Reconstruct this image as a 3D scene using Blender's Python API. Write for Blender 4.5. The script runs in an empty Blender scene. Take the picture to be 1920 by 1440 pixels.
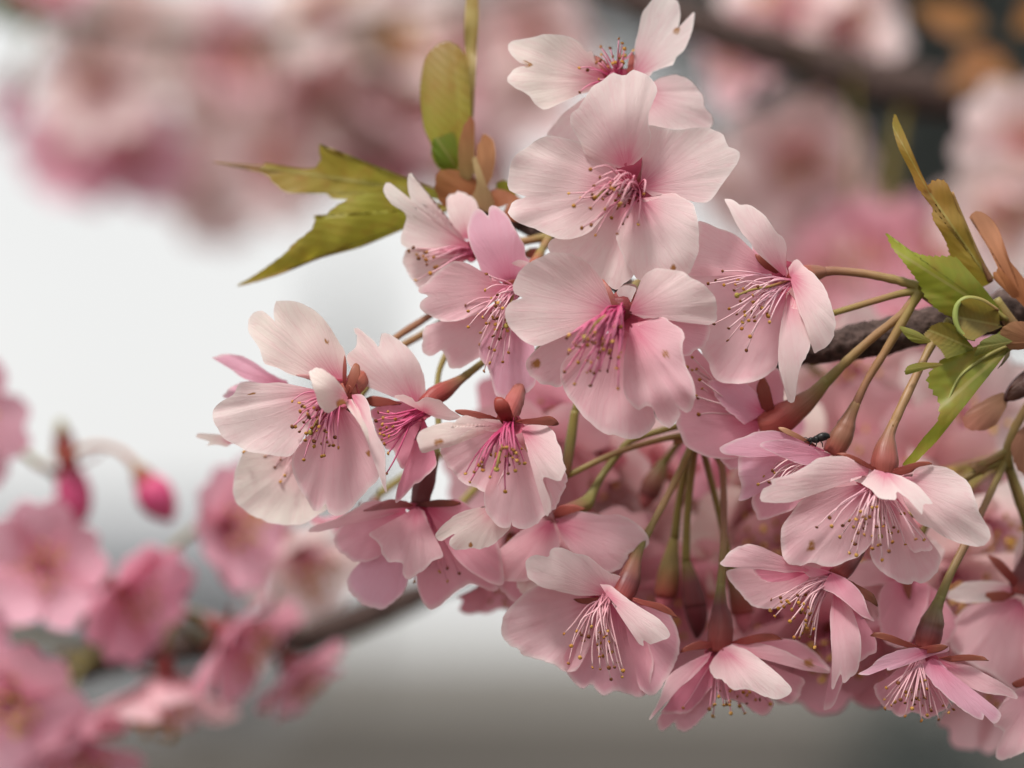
import bpy, math, random
import numpy as np
from mathutils import Vector, Matrix, Quaternion

random.seed(7); rng = np.random.default_rng(7)
sc = bpy.context.scene
col = sc.collection
# ------------------------------------------------------------------ camera
PX = 0.143 / 1920          # metres per photo pixel in the plane of focus
D = 0.496                  # distance of that plane
CAM = np.array([0.0, 0.0, 1.55]); PITCH = math.radians(4.1)
cd = bpy.data.cameras.new('camera'); cam = bpy.data.objects.new('camera', cd); col.objects.link(cam)
cam.location = CAM; cam.rotation_euler = (math.pi/2 + PITCH, 0, 0)
cd.sensor_width = 17.3; cd.lens = D*17.3/0.143/1.0
cd.clip_start = 0.02; cd.clip_end = 4000
cd.dof.use_dof = True; cd.dof.focus_distance = D; cd.dof.aperture_fstop = 3.6
sc.camera = cam
# ------------------------------------------------------------------ sky, sun, exposure
DECK = 6.0
SUN_EL, SUN_AZ = math.radians(57), math.radians(212)     # azimuth clockwise from +Y: high, behind the camera, a little left
w = bpy.data.worlds.new('World'); sc.world = w; w.use_nodes = True
nt = w.node_tree; nt.nodes.clear()
sky = nt.nodes.new('ShaderNodeTexSky'); sky.sky_type = 'NISHITA'; sky.sun_disc = False
sky.sun_elevation = SUN_EL; sky.sun_rotation = SUN_AZ; sky.dust_density = 3.0; sky.air_density = 1.2; sky.altitude = 20
hs = nt.nodes.new('ShaderNodeHueSaturation'); hs.inputs['Saturation'].default_value = 0.25
bgn = nt.nodes.new('ShaderNodeBackground'); bgn.inputs['Strength'].default_value = 0.10
wo = nt.nodes.new('ShaderNodeOutputWorld')
# an even, closed cloud deck over the clear-sky model, faintly mottled
tc = nt.nodes.new('ShaderNodeTexCoord'); cn = nt.nodes.new('ShaderNodeTexNoise'); cn.inputs['Scale'].default_value = 3.0; cn.inputs['Detail'].default_value = 5
crm = nt.nodes.new('ShaderNodeValToRGB'); crm.color_ramp.elements[0].position = 0.3; crm.color_ramp.elements[1].position = 0.7
crm.color_ramp.elements[0].color = (0.90, 0.905, 0.90, 1); crm.color_ramp.elements[1].color = (1.0, 0.998, 0.985, 1)
dk = nt.nodes.new('ShaderNodeVectorMath'); dk.operation = 'SCALE'; dk.inputs['Scale'].default_value = DECK
mxs = nt.nodes.new('ShaderNodeMix'); mxs.data_type = 'RGBA'; mxs.inputs[0].default_value = 0.88
nt.links.new(tc.outputs['Generated'], cn.inputs['Vector']); nt.links.new(cn.outputs[0], crm.inputs[0]); nt.links.new(crm.outputs[0], dk.inputs[0])
nt.links.new(sky.outputs[0], hs.inputs['Color']); nt.links.new(hs.outputs[0], mxs.inputs[6]); nt.links.new(dk.outputs[0], mxs.inputs[7]); nt.links.new(mxs.outputs[2], bgn.inputs['Color']); nt.links.new(bgn.outputs[0], wo.inputs[0])
sd = bpy.data.lights.new('sun', 'SUN'); sd.energy = 2.5; sd.angle = math.radians(10); sd.color = (1.0, 0.965, 0.92)
so = bpy.data.objects.new('sun', sd); col.objects.link(so)
sdir = Vector((math.sin(SUN_AZ)*math.cos(SUN_EL), math.cos(SUN_AZ)*math.cos(SUN_EL), math.sin(SUN_EL)))
so.rotation_euler = sdir.to_track_quat('Z', 'Y').to_euler(); so.location = (0, -2, 6)
vs = sc.view_settings; vs.view_transform = 'Standard'; vs.look = 'None'; vs.exposure = 0.70; vs.gamma = 1.0; vs.use_curve_mapping = False
cy = sc.cycles; cy.use_denoising = True; cy.max_bounces = 6; cy.diffuse_bounces = 4; cy.transmission_bounces = 4; cy.adaptive_threshold = 0.02; cy.glossy_bounces = 2

# ------------------------------------------------------------------ photo pixel + depth -> world
cp, sp = math.cos(PITCH), math.sin(PITCH)
RGT = np.array([1., 0, 0]); UP = np.array([0, -sp, cp]); FWD = np.array([0, cp, sp])
def W(p):
    """p: (N,3) photo x, photo y, z towards the camera in focal-plane pixels -> world."""
    p = np.atleast_2d(np.asarray(p, float))
    dep = D - p[:, 2]*PX
    x = (p[:, 0]-960)*PX/D*dep; y = (720-p[:, 1])*PX/D*dep
    return CAM + x[:, None]*RGT + y[:, None]*UP + dep[:, None]*FWD
def Wd(px, py, depth):
    return W([[px, py, (D-depth)/PX]])[0]
def V(ax, ay, az):      # view axes (right, up, to camera) -> world direction
    v = ax*RGT + ay*UP - az*FWD
    return Vector(v).normalized()

# ------------------------------------------------------------------ materials
def newmat(name):
    m = bpy.data.materials.new(name); m.use_nodes = True; n = m.node_tree; n.nodes.clear()
    out = n.nodes.new('ShaderNodeOutputMaterial')
    def N(t, **k):
        x = n.nodes.new(t)
        for a, b in k.items(): setattr(x, a, b)
        return x
    return m, n, out, N, n.links.new
def ramp(N, pts, mode='LINEAR'):
    r = N('ShaderNodeValToRGB'); e = r.color_ramp; e.interpolation = mode
    while len(e.elements) < len(pts): e.elements.new(0.5)
    for el, (p, c) in zip(e.elements, pts): el.position = p; el.color = (*c, 1) if len(c) == 3 else c
    return r
def mixc(N, L, fac, a, b, mode='MIX'):
    x = N('ShaderNodeMix'); x.data_type = 'RGBA'; x.blend_type = mode; x.clamp_result = False
    for s, v in ((x.inputs[0], fac), (x.inputs[6], a), (x.inputs[7], b)):
        if hasattr(v, 'is_linked'): L(v, s)
        else: s.default_value = v if isinstance(v, float) else (*v, 1)
    return x.outputs[2]
def math_(N, L, op, a, b=None, clamp=False):
    x = N('ShaderNodeMath'); x.operation = op; x.use_clamp = clamp
    for i, v in enumerate((a, b)):
        if v is None: continue
        if hasattr(v, 'is_linked'): L(v, x.inputs[i])
        else: x.inputs[i].default_value = v
    return x.outputs[0]

def petal_material():
    m, n, out, N, L = newmat('cherry_petal')
    uv = N('ShaderNodeUVMap'); sep = N('ShaderNodeSeparateXYZ'); L(uv.outputs[0], sep.inputs[0])
    oi = N('ShaderNodeObjectInfo')
    cmb = N('ShaderNodeCombineXYZ')
    L(math_(N, L, 'MULTIPLY', sep.outputs[0], 46.0), cmb.inputs[0]); L(math_(N, L, 'MULTIPLY', sep.outputs[1], 1.3), cmb.inputs[1])
    L(math_(N, L, 'MULTIPLY', oi.outputs['Random'], 50.0), cmb.inputs[2])
    ve = N('ShaderNodeTexNoise'); ve.inputs['Scale'].default_value = 1.0; ve.inputs['Detail'].default_value = 3; ve.inputs['Roughness'].default_value = 0.6
    L(cmb.outputs[0], ve.inputs['Vector'])
    geo = N('ShaderNodeNewGeometry')
    blo = N('ShaderNodeTexNoise'); blo.inputs['Scale'].default_value = 190; blo.inputs['Detail'].default_value = 3; L(geo.outputs['Position'], blo.inputs['Vector'])
    # deep pink throat that runs out along the veins
    vv = math_(N, L, 'ADD', sep.outputs[1], math_(N, L, 'MULTIPLY', math_(N, L, 'SUBTRACT', ve.outputs[0], 0.5), 0.20))
    thr = ramp(N, [(0.0, (1, 1, 1)), (0.12, (0.97,)*3), (0.22, (0.68,)*3), (0.38, (0.31,)*3), (0.62, (0.09,)*3), (0.85, (0.0,)*3)]); L(vv, thr.inputs[0])
    deep = mixc(N, L, 0.42, oi.outputs['Color'], (0.74, 0.16, 0.29))
    deep2 = mixc(N, L, 0.78, deep, (0.64, 0.075, 0.19))
    c1 = mixc(N, L, math_(N, L, 'MULTIPLY', thr.outputs[0], 0.95), oi.outputs['Color'], deep2)
    vein = ramp(N, [(0.46, (0, 0, 0)), (0.56, (0.35,)*3), (0.66, (1, 1, 1))]); L(ve.outputs[0], vein.inputs[0])
    c2 = mixc(N, L, math_(N, L, 'MULTIPLY', vein.outputs[0], 0.24), c1, deep)
    cm2 = N('ShaderNodeCombineXYZ'); L(math_(N, L, 'MULTIPLY', sep.outputs[0], 30.0), cm2.inputs[0]); L(math_(N, L, 'MULTIPLY', sep.outputs[1], 2.4), cm2.inputs[1]); L(math_(N, L, 'MULTIPLY', oi.outputs['Random'], 90.0), cm2.inputs[2])
    vn = N('ShaderNodeTexNoise'); vn.inputs['Scale'].default_value = 1.0; vn.inputs['Detail'].default_value = 2.0; L(cm2.outputs[0], vn.inputs['Vector'])
    ln = ramp(N, [(0.0, (1, 1, 1)), (0.022, (0.5,)*3), (0.055, (0, 0, 0))]); L(math_(N, L, 'ABSOLUTE', math_(N, L, 'SUBTRACT', vn.outputs[0], 0.5)), ln.inputs[0])
    c2 = mixc(N, L, math_(N, L, 'MULTIPLY', ln.outputs[0], math_(N, L, 'MULTIPLY', math_(N, L, 'SUBTRACT', blo.outputs[0], 0.25, True), 0.75)), c2, deep)
    c3 = mixc(N, L, math_(N, L, 'MULTIPLY', math_(N, L, 'SUBTRACT', blo.outputs[0], 0.42, True), 1.1), c2, deep)
    rm = N('ShaderNodeAttribute'); rm.attribute_name = 'rim'
    rr_ = ramp(N, [(0.93, (0, 0, 0)), (1.0, (1, 1, 1))]); L(rm.outputs['Fac'], rr_.inputs[0])
    c4 = mixc(N, L, math_(N, L, 'MULTIPLY', rr_.outputs[0], 0.55), c3, (0.90, 0.83, 0.80))  # pale petal edge, with the light caught by the thin rim painted in
    # bruises with a shape of their own
    at = N('ShaderNodeAttribute'); at.attribute_name = 'bruise'
    bn = N('ShaderNodeTexNoise'); bn.inputs['Scale'].default_value = 1500; L(geo.outputs['Position'], bn.inputs['Vector'])
    bf = math_(N, L, 'MULTIPLY', math_(N, L, 'SUBTRACT', math_(N, L, 'ADD', at.outputs['Fac'], math_(N, L, 'MULTIPLY', bn.outputs[0], 0.5)), 0.55, True), 2.6, True)
    c5 = mixc(N, L, bf, c4, (0.42, 0.20, 0.07))
    bmp = N('ShaderNodeBump'); bmp.inputs['Strength'].default_value = 0.20; bmp.inputs['Distance'].default_value = 0.0003
    fine = N('ShaderNodeTexNoise'); fine.inputs['Scale'].default_value = 900; fine.inputs['Detail'].default_value = 2; L(geo.outputs['Position'], fine.inputs['Vector'])
    L(math_(N, L, 'SUBTRACT', math_(N, L, 'ADD', math_(N, L, 'MULTIPLY', ve.outputs[0], 1.3), math_(N, L, 'MULTIPLY', fine.outputs[0], 0.55)), math_(N, L, 'MULTIPLY', ln.outputs[0], 0.25)), bmp.inputs['Height'])
    b = N('ShaderNodeBsdfPrincipled'); b.inputs['Roughness'].default_value = 0.55; b.inputs['Specular IOR Level'].default_value = 0.22
    b.inputs['Sheen Weight'].default_value = 0.12; b.inputs['Sheen Roughness'].default_value = 0.5
    t = N('ShaderNodeBsdfTranslucent')
    L(c5, b.inputs['Base Color']); L(mixc(N, L, 1.0, c5, (1.0, 0.90, 0.90), 'MULTIPLY'), t.inputs['Color'])
    L(bmp.outputs[0], b.inputs['Normal']); L(bmp.outputs[0], t.inputs['Normal'])
    mx = N('ShaderNodeMixShader'); mx.inputs[0].default_value = 0.48; L(b.outputs[0], mx.inputs[1]); L(t.outputs[0], mx.inputs[2]); L(mx.outputs[0], out.inputs[0])
    return m
def vcol_material(name, rough=0.5, spec=0.3, trans=0.0, nscale=600, namt=0.25, bump=0.2, bdist=0.0002, stretch=False):
    """colour from the mesh's own pigment attribute 'Col', broken up by noise"""
    m, n, out, N, L = newmat(name)
    a = N('ShaderNodeAttribute'); a.attribute_name = 'Col'
    g = N('ShaderNodeNewGeometry')
    x = N('ShaderNodeTexNoise'); x.inputs['Scale'].default_value = nscale; x.inputs['Detail'].default_value = 4
    if stretch:
        uv = N('ShaderNodeUVMap'); mp = N('ShaderNodeMapping'); mp.inputs['Scale'].default_value = (34, 2.2, 1); L(uv.outputs[0], mp.inputs[0])
        L(mp.outputs[0], x.inputs['Vector']); x.inputs['Scale'].default_value = 1.0
    else: L(g.outputs['Position'], x.inputs['Vector'])
    dk = mixc(N, L, 1.0, a.outputs['Color'], (0.55, 0.50, 0.48), 'MULTIPLY')
    c = mixc(N, L, math_(N, L, 'MULTIPLY', math_(N, L, 'SUBTRACT', x.outputs[0], 0.35, True), namt*4, True), a.outputs['Color'], dk)
    b = N('ShaderNodeBsdfPrincipled'); b.inputs['Roughness'].default_value = rough; b.inputs['Specular IOR Level'].default_value = spec; L(c, b.inputs['Base Color'])
    bp = N('ShaderNodeBump'); bp.inputs['Strength'].default_value = bump; bp.inputs['Distance'].default_value = bdist; L(x.outputs[0], bp.inputs['Height']); L(bp.outputs[0], b.inputs['Normal'])
    if trans:
        t = N('ShaderNodeBsdfTranslucent'); L(c, t.inputs[0]); mx = N('ShaderNodeMixShader'); mx.inputs[0].default_value = trans
        L(b.outputs[0], mx.inputs[1]); L(t.outputs[0], mx.inputs[2]); L(mx.outputs[0], out.inputs[0])
    else: L(b.outputs[0], out.inputs[0])
    return m
def leaf_material():
    m, n, out, N, L = newmat('young_leaf')
    a = N('ShaderNodeAttribute'); a.attribute_name = 'Col'
    uv = N('ShaderNodeUVMap'); sep = N('ShaderNodeSeparateXYZ'); L(uv.outputs[0], sep.inputs[0])
    lg_ = N('ShaderNodeNewGeometry'); lw = N('ShaderNodeTexNoise'); lw.inputs['Scale'].default_value = 190; lw.inputs['Detail'].default_value = 2; L(lg_.outputs['Position'], lw.inputs['Vector'])
    # pinnate side veins: chevrons off the midrib (x: -1..1 across, y along)
    ax = math_(N, L, 'ABSOLUTE', sep.outputs[0])
    ch = math_(N, L, 'SINE', math_(N, L, 'MULTIPLY', math_(N, L, 'ADD', math_(N, L, 'SUBTRACT', sep.outputs[1], math_(N, L, 'MULTIPLY', math_(N, L, 'POWER', ax, 1.35), 0.26)), math_(N, L, 'MULTIPLY', lw.outputs[0], 0.07)), 62.0))
    g = N('ShaderNodeNewGeometry'); x = N('ShaderNodeTexNoise'); x.inputs['Scale'].default_value = 420; x.inputs['Detail'].default_value = 4; L(g.outputs['Position'], x.inputs['Vector'])
    vr = ramp(N, [(0.55, (0, 0, 0)), (1.0, (1, 1, 1))]); L(math_(N, L, 'ADD', math_(N, L, 'MULTIPLY', ch, 0.5), 0.5), vr.inputs[0])
    c = mixc(N, L, math_(N, L, 'MULTIPLY', vr.outputs[0], 0.16), a.outputs['Color'], mixc(N, L, 1.0, a.outputs['Color'], (1.35, 1.3, 1.2), 'MULTIPLY'))
    c = mixc(N, L, math_(N, L, 'MULTIPLY', math_(N, L, 'SUBTRACT', x.outputs[0], 0.45, True), 1.6, True), c, (0.30, 0.14, 0.03))
    mid = ramp(N, [(0.03, (1, 1, 1)), (0.07, (0, 0, 0))]); L(ax, mid.inputs[0])
    c = mixc(N, L, math_(N, L, 'MULTIPLY', mid.outputs[0], 0.6), c, (0.34, 0.30, 0.10))
    b = N('ShaderNodeBsdfPrincipled'); b.inputs['Roughness'].default_value = 0.45; b.inputs['Specular IOR Level'].default_value = 0.4; L(c, b.inputs['Base Color'])
    bp = N('ShaderNodeBump'); bp.inputs['Strength'].default_value = 0.09; bp.inputs['Distance'].default_value = 0.0002
    L(math_(N, L, 'SUBTRACT', math_(N, L, 'MULTIPLY', x.outputs[0], 0.5), ch), bp.inputs['Height']); L(bp.outputs[0], b.inputs['Normal'])
    t = N('ShaderNodeBsdfTranslucent'); L(mixc(N, L, 1.0, c, (1.3, 1.3, 0.8), 'MULTIPLY'), t.inputs[0])
    mx = N('ShaderNodeMixShader'); mx.inputs[0].default_value = 0.40; L(b.outputs[0], mx.inputs[1]); L(t.outputs[0], mx.inputs[2]); L(mx.outputs[0], out.inputs[0])
    return m
def plain(name, c1, c2, scale, rough=0.9, bump=0.3, bdist=0.01, detail=6):
    m, n, out, N, L = newmat(name)
    g = N('ShaderNodeNewGeometry'); x = N('ShaderNodeTexNoise'); x.inputs['Scale'].default_value = scale; x.inputs['Detail'].default_value = detail; L(g.outputs['Position'], x.inputs['Vector'])
    r = ramp(N, [(0.35, c1), (0.65, c2)]); L(x.outputs[0], r.inputs[0])
    b = N('ShaderNodeBsdfPrincipled'); b.inputs['Roughness'].default_value = rough; b.inputs['Specular IOR Level'].default_value = 0.2; L(r.outputs[0], b.inputs['Base Color'])
    bp = N('ShaderNodeBump'); bp.inputs['Strength'].default_value = bump; bp.inputs['Distance'].default_value = bdist; L(x.outputs[0], bp.inputs['Height']); L(bp.outputs[0], b.inputs['Normal'])
    L(b.outputs[0], out.inputs[0]); return m
M_PETAL = petal_material()
M_STEM = vcol_material('stalk_and_calyx', 0.45, 0.35, 0.0, 900, 0.34, 0.35, 0.0002, True)
M_SEPAL = vcol_material('sepal', 0.45, 0.35, 0.35, 900, 0.16, 0.2, 0.0002, True)
M_FIL = vcol_material('filament', 0.55, 0.18, 0.25, 900, 0.05, 0.05)
M_ANTH = vcol_material('anther', 0.8, 0.15, 0.0, 5000, 0.25, 0.6, 0.0002)
M_SCALE = vcol_material('bud_scale', 0.5, 0.35, 0.35, 500, 0.3, 0.3, 0.0003, True)
M_LEAF = leaf_material()
M_FIELD = plain('dry_grass', (0.10, 0.092, 0.082), (0.23, 0.22, 0.20), 0.03)
M_BARK = plain('cherry_bark', (0.032, 0.019, 0.016), (0.110, 0.072, 0.062), 700, 0.8, 0.9, 0.0012)
M_GROUND = plain('winter_ground', (0.022, 0.018, 0.014), (0.078, 0.066, 0.054), 0.12, 0.95, 0.4, 0.03)
# ------------------------------------------------------------------ mesh helpers
def link(name, verts, faces, mat, parent=None, uv=None, colr=None, ocol=None, bruise=None, smooth=True, rim=None):
    me = bpy.data.meshes.new(name)
    verts = np.asarray(verts, float)
    if parent is not None: verts = verts - np.array(parent['_o'])
    me.from_pydata(verts.tolist(), [], faces if isinstance(faces, list) else faces.tolist())
    if smooth: me.polygons.foreach_set('use_smooth', np.ones(len(me.polygons), bool))
    if uv is not None:
        vi = np.empty(len(me.loops), np.int32); me.loops.foreach_get('vertex_index', vi)
        me.uv_layers.new(name='UVMap').data.foreach_set('uv', np.asarray(uv, np.float32)[vi].ravel())
    if colr is not None:
        colr = np.asarray(colr, np.float32)
        if colr.ndim == 1: colr = np.tile(colr, (len(verts), 1))
        a = me.attributes.new('Col', 'FLOAT_COLOR', 'POINT'); a.data.foreach_set('color', np.c_[colr, np.ones(len(colr), np.float32)].astype(np.float32).ravel())
    if bruise is not None and bruise.max() > 0:
        a = me.attributes.new('bruise', 'FLOAT', 'POINT'); a.data.foreach_set('value', bruise.astype(np.float32))
    if rim is not None:
        a = me.attributes.new('rim', 'FLOAT', 'POINT'); a.data.foreach_set('value', rim.astype(np.float32))
    me.materials.append(mat); me.update()
    o = bpy.data.objects.new(name, me); col.objects.link(o)
    if parent is not None: o.parent = parent['_p'] if isinstance(parent, dict) else parent
    if ocol is not None: o.color = (*ocol, 1)
    return o
def thing(name, label, cat, at, group=None, kind=None):
    e = bpy.data.objects.new(name, None); col.objects.link(e); e.location = at; e.empty_display_size = 0.005
    e['label'] = label; e['category'] = cat
    if group: e['group'] = group
    return {'_p': e, '_o': np.asarray(at, float)}
def sub(t, o): return {'_p': o, '_o': t['_o']}
def catmull(P, n, closed=False):
    P = np.asarray(P, float); k = len(P)
    Q = np.vstack([2*P[0]-P[1], P, 2*P[-1]-P[-2]])
    # centripetal-ish: sample each span then resample by arc length
    out = []
    for i in range(k-1):
        p0, p1, p2, p3 = Q[i], Q[i+1], Q[i+2], Q[i+3]
        u = np.linspace(0, 1, 10, endpoint=False)[:, None]
        m1 = (p2-p0)*0.42; m2 = (p3-p1)*0.42
        d = np.linalg.norm(p2-p1)+1e-9
        for m in (m1, m2):
            l = np.linalg.norm(m)
            if l > d: m *= d/l
        out.append((2*u**3-3*u**2+1)*p1 + (u**3-2*u**2+u)*m1 + (-2*u**3+3*u**2)*p2 + (u**3-u**2)*m2)
    out.append(P[-1:]); R = np.vstack(out)
    seg = np.r_[0, np.cumsum(np.linalg.norm(np.diff(R[:, :3], axis=0), axis=1))]
    t = np.linspace(0, seg[-1], n)
    return np.c_[tuple(np.interp(t, seg, R[:, j]) for j in range(R.shape[1]))]
def grid_faces(nu, nv):      # nu rings (rows) of nv points, open
    i = np.arange(nu-1)[:, None]*nv + np.arange(nv-1)[None, :]
    return np.stack([i, i+1, i+1+nv, i+nv], -1).reshape(-1, 4)
def tube(path, cols, nseg=None, sides=10, cap=True, wob=0., ribs=0.):
    """path (N,4): photo x, y, z, radius px -> world verts, faces, uv, colours"""
    path = np.asarray(path, float); n = nseg or max(6, 4*len(path))
    S = catmull(path, n); C = W(S[:, :3]); r = S[:, 3]*PX
    if wob: q_ = np.random.default_rng(int(abs(path[0, 0]*7+path[-1, 1]*3))); r = r*(1+wob*np.interp(np.arange(n), np.arange(0, n, 2), q_.normal(0, 1, len(range(0, n, 2)))))
    T = np.gradient(C, axis=0); T /= np.linalg.norm(T, axis=1)[:, None]+1e-12
    a = np.cross(T[0], [0.3, 0.1, 0.9]); a /= np.linalg.norm(a)
    vs, nrm = [], []
    for i in range(n):
        a = a - T[i]*np.dot(a, T[i]); a /= np.linalg.norm(a); b = np.cross(T[i], a)
        th = np.arange(sides)/sides*2*np.pi
        vs.append(C[i] + r[i]*(1+ribs*np.cos(5*th))[:, None]*(np.cos(th)[:, None]*a + np.sin(th)[:, None]*b))
    v = np.vstack(vs); f = []
    for i in range(n-1):
        for j in range(sides):
            k = (j+1) % sides; f.append((i*sides+j, i*sides+k, (i+1)*sides+k, (i+1)*sides+j))
    if cap:
        f.append(tuple(range(sides))[::-1]); f.append(tuple(range((n-1)*sides, n*sides)))
    tt = np.linspace(0, 1, n)
    cols = np.asarray(cols, float)
    if cols.ndim == 1: cols = np.vstack([cols, cols])
    ct = np.linspace(0, 1, len(cols)); cc = np.c_[tuple(np.interp(tt, ct, cols[:, j]) for j in range(3))]
    uv = np.c_[np.tile(np.arange(sides)/sides, n), np.repeat(tt, sides)]
    return v, f, uv, np.repeat(cc, sides, axis=0)
def cropT(C, pts):
    pts = np.asarray(pts, float); o = pts.copy()
    o[:, 0] = pts[:, 0]*C[2] + C[0]; o[:, 1] = pts[:, 1]*C[2] + C[1]
    return o
BRUISES = [(990, 120, 9), (1268, 58, 8), (1262, 500, 8), (1248, 664, 9), (1005, 682, 12), (640, 757, 12), (822, 829, 10), (1521, 1024, 11), (1517, 1243, 12), (612, 640, 6), (472, 739, 5), (882, 1022, 6), (690, 850, 7)]
def sheet(base, pts, z=0., bow=.1, cup=.1, roll=0., nt=64, ns=14, amp=.027, crinkle=2.0, seed=0, pw=1.0, teeth=0., hook=0., star=True):
    """A thin petal, sepal or leaf fanned out from its attachment: outline in photo pixels, depth from its own
    tilt (z: depth of the tip against the base), lengthwise bow, crosswise cup, roll, and ripples."""
    r_ = np.random.default_rng(seed)
    b = np.asarray(base, float); bz = b[2]
    P = np.asarray(pts, float)
    if P.shape[1] == 2: P = np.c_[P, np.zeros(len(P))]
    B = catmull(P, nt)
    ctr = P[:, :2].mean(0); ax = ctr - b[:2]; ax /= np.linalg.norm(ax)+1e-9; cr = np.array([-ax[1], ax[0]])
    L = max(1e-6, ((P[:, :2]-b[:2]) @ ax).max())
    t = np.linspace(0, 1, nt)
    out = B[:, :2]-b[:2]; rad = np.linalg.norm(out, axis=1)
    if star:    # keep the fan from folding over itself at notches
        th = np.unwrap(np.arctan2(out[:, 1], out[:, 0])); sg = 1. if th[-1] > th[0] else -1.; th = th*sg
        far = rad > .25*rad.max(); i0, i1 = np.argmax(far), nt-1-np.argmax(far[::-1])
        m_ = th[i0:i1+1]; m_ = .5*(np.maximum.accumulate(m_)+np.minimum.accumulate(m_[::-1])[::-1]); m_ = m_+np.linspace(-.02, .02, len(m_)); th[i0:i1+1] = m_
        out = rad[:, None]*np.c_[np.cos(th*sg), np.sin(th*sg)]; B[:, :2] = b[:2]+out
    nz = np.interp(t, np.linspace(0, 1, 26), r_.normal(0, 1, 26))*0.6 + np.interp(t, np.linspace(0, 1, 54), r_.normal(0, 1, 54))*0.5
    B[:, :2] += out/(rad[:, None]+1e-6)*(nz*crinkle)[:, None]*np.clip(rad/60, 0, 1)[:, None]
    if teeth:
        sw = ((np.arange(nt) % 2) - 0.5)*2
        B[:, :2] += out/(rad[:, None]+1e-6)*(sw*teeth)[:, None]*np.clip(rad/80, 0, 1)[:, None]
    s = np.linspace(0.02, 1, ns)**0.85
    X = b[0] + s[:, None]*(B[:, 0]-b[0]); Y = b[1] + s[:, None]*(B[:, 1]-b[1])
    rx = ((X-b[0])*ax[0] + (Y-b[1])*ax[1])/L; cx = ((X-b[0])*cr[0] + (Y-b[1])*cr[1])/L
    ph = r_.uniform(0, 6.28, 8); f1 = r_.uniform(3.0, 4.6); f2 = r_.uniform(7.5, 11)
    ang = np.arctan2(cx, np.abs(rx)+.04); dist = np.hypot(rx, cx); dn = np.clip(dist/dist.max(), 0, 1)
    rip = (np.sin(f1*ang+ph[0])*.7 + np.sin(f2*ang+ph[1])*.30)*dn**1.8
    wx = r_.uniform(.045, .085, 3); und = sum(np.sin(X*wx[q]*math.cos(ph[q+2]) + Y*wx[q]*math.sin(ph[q+2]) + ph[q+5]) for q in range(3))/3*np.clip(dn*1.6, 0, 1)
    f3 = r_.uniform(15, 22); ruf = (np.sin(f3*ang+ph[4]+3*np.sin(2.2*ang+ph[6]))*.7+np.sin(1.9*f3*ang+ph[3])*.3)*dn**5
    crs = sum(sg_*r_.uniform(.5, 1.3)*np.exp(-((ang-a0)/r_.uniform(.035, .08))**2)*np.clip(dn-r_.uniform(.15, .5), 0, 1)*2 for a0, sg_ in zip(r_.uniform(-.7, .7, 3), (1, -1, r_.choice([-1, 1]))))
    rc = np.clip(rx, 0, 1.2)
    Z = bz + z*np.sign(rx)*np.abs(rx)**pw + bow*L*4*rc*(1-rc*0.92) + cup*L*(cx**2)*2 + roll*L*cx - hook*L*np.clip(rx-.72, 0, 1)**2*6 + amp*L*(1.15*rip+1.1*und+.55*ruf+.5*crs) + B[:, 2][None, :]*(s[:, None]**2)
    pp = np.stack([X, Y, Z], -1).reshape(-1, 3)
    uv = np.stack([.5+ang/math.pi, .35*np.broadcast_to(s[:, None], X.shape)+.65*dn], -1).reshape(-1, 2)
    br = np.zeros(len(pp))
    for bx, by, br_ in BRUISES:
        d = np.hypot(pp[:, 0]-bx, pp[:, 1]-by)/br_; br = np.maximum(br, np.clip(1.25-d, 0, 1))
    return W(pp), grid_faces(ns, nt), uv, br, (rx.ravel(), cx.ravel()/ (np.abs(cx).max()+1e-6))

# ------------------------------------------------------------------ pigments; petal tints also hold painted light and shade
CREAM = (0.89, 0.825, 0.75); WHITE = (0.89, 0.83, 0.79); PALE = (0.89, 0.76, 0.735); PINKP = (0.84, 0.575, 0.605); PINK = (0.79, 0.43, 0.50); DEEP = (0.72, 0.30, 0.39); LILAC = (0.81, 0.48, 0.59)
RED = (0.29, 0.050, 0.042); MAROON = (0.14, 0.032, 0.034); GREENB = (0.20, 0.17, 0.045); OLIVE = (0.25, 0.20, 0.05); TAN = (0.30, 0.165, 0.07); ORANGE = (0.34, 0.095, 0.06); BROWN = (0.24, 0.10, 0.06)
FILD = (0.60, 0.07, 0.19); FILP = (0.80, 0.38, 0.48); FILW = (0.85, 0.60, 0.61)
ANTH = [(0.36, 0.15, 0.035), (0.46, 0.22, 0.045), (0.20, 0.075, 0.03), (0.54, 0.29, 0.08)]
def anther_mesh(c, d, size, cI):
    """two-lobed pollen sac"""
    d = d/np.linalg.norm(d); a = np.cross(d, [0.2, 0.9, 0.4]); a /= np.linalg.norm(a); b = np.cross(d, a)
    nu, nv = 5, 8; vs = []
    for i in range(nu):
        th = math.pi*(i+0.5)/nu
        for j in range(nv):
            ph = 2*math.pi*j/nv
            rr = math.sin(th)*(1+0.28*math.cos(2*ph))
            vs.append(c + size*(1.15*math.cos(th)*d + rr*(1.0*math.cos(ph)*a + 0.72*math.sin(ph)*b)))
    f = [(i*nv+j, i*nv+(j+1) % nv, (i+1)*nv+(j+1) % nv, (i+1)*nv+j) for i in range(nu-1) for j in range(nv)]
    f += [tuple(range(nv))[::-1], tuple(range((nu-1)*nv, nu*nv))]
    return np.array(vs), f
SEED = [100]
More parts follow.
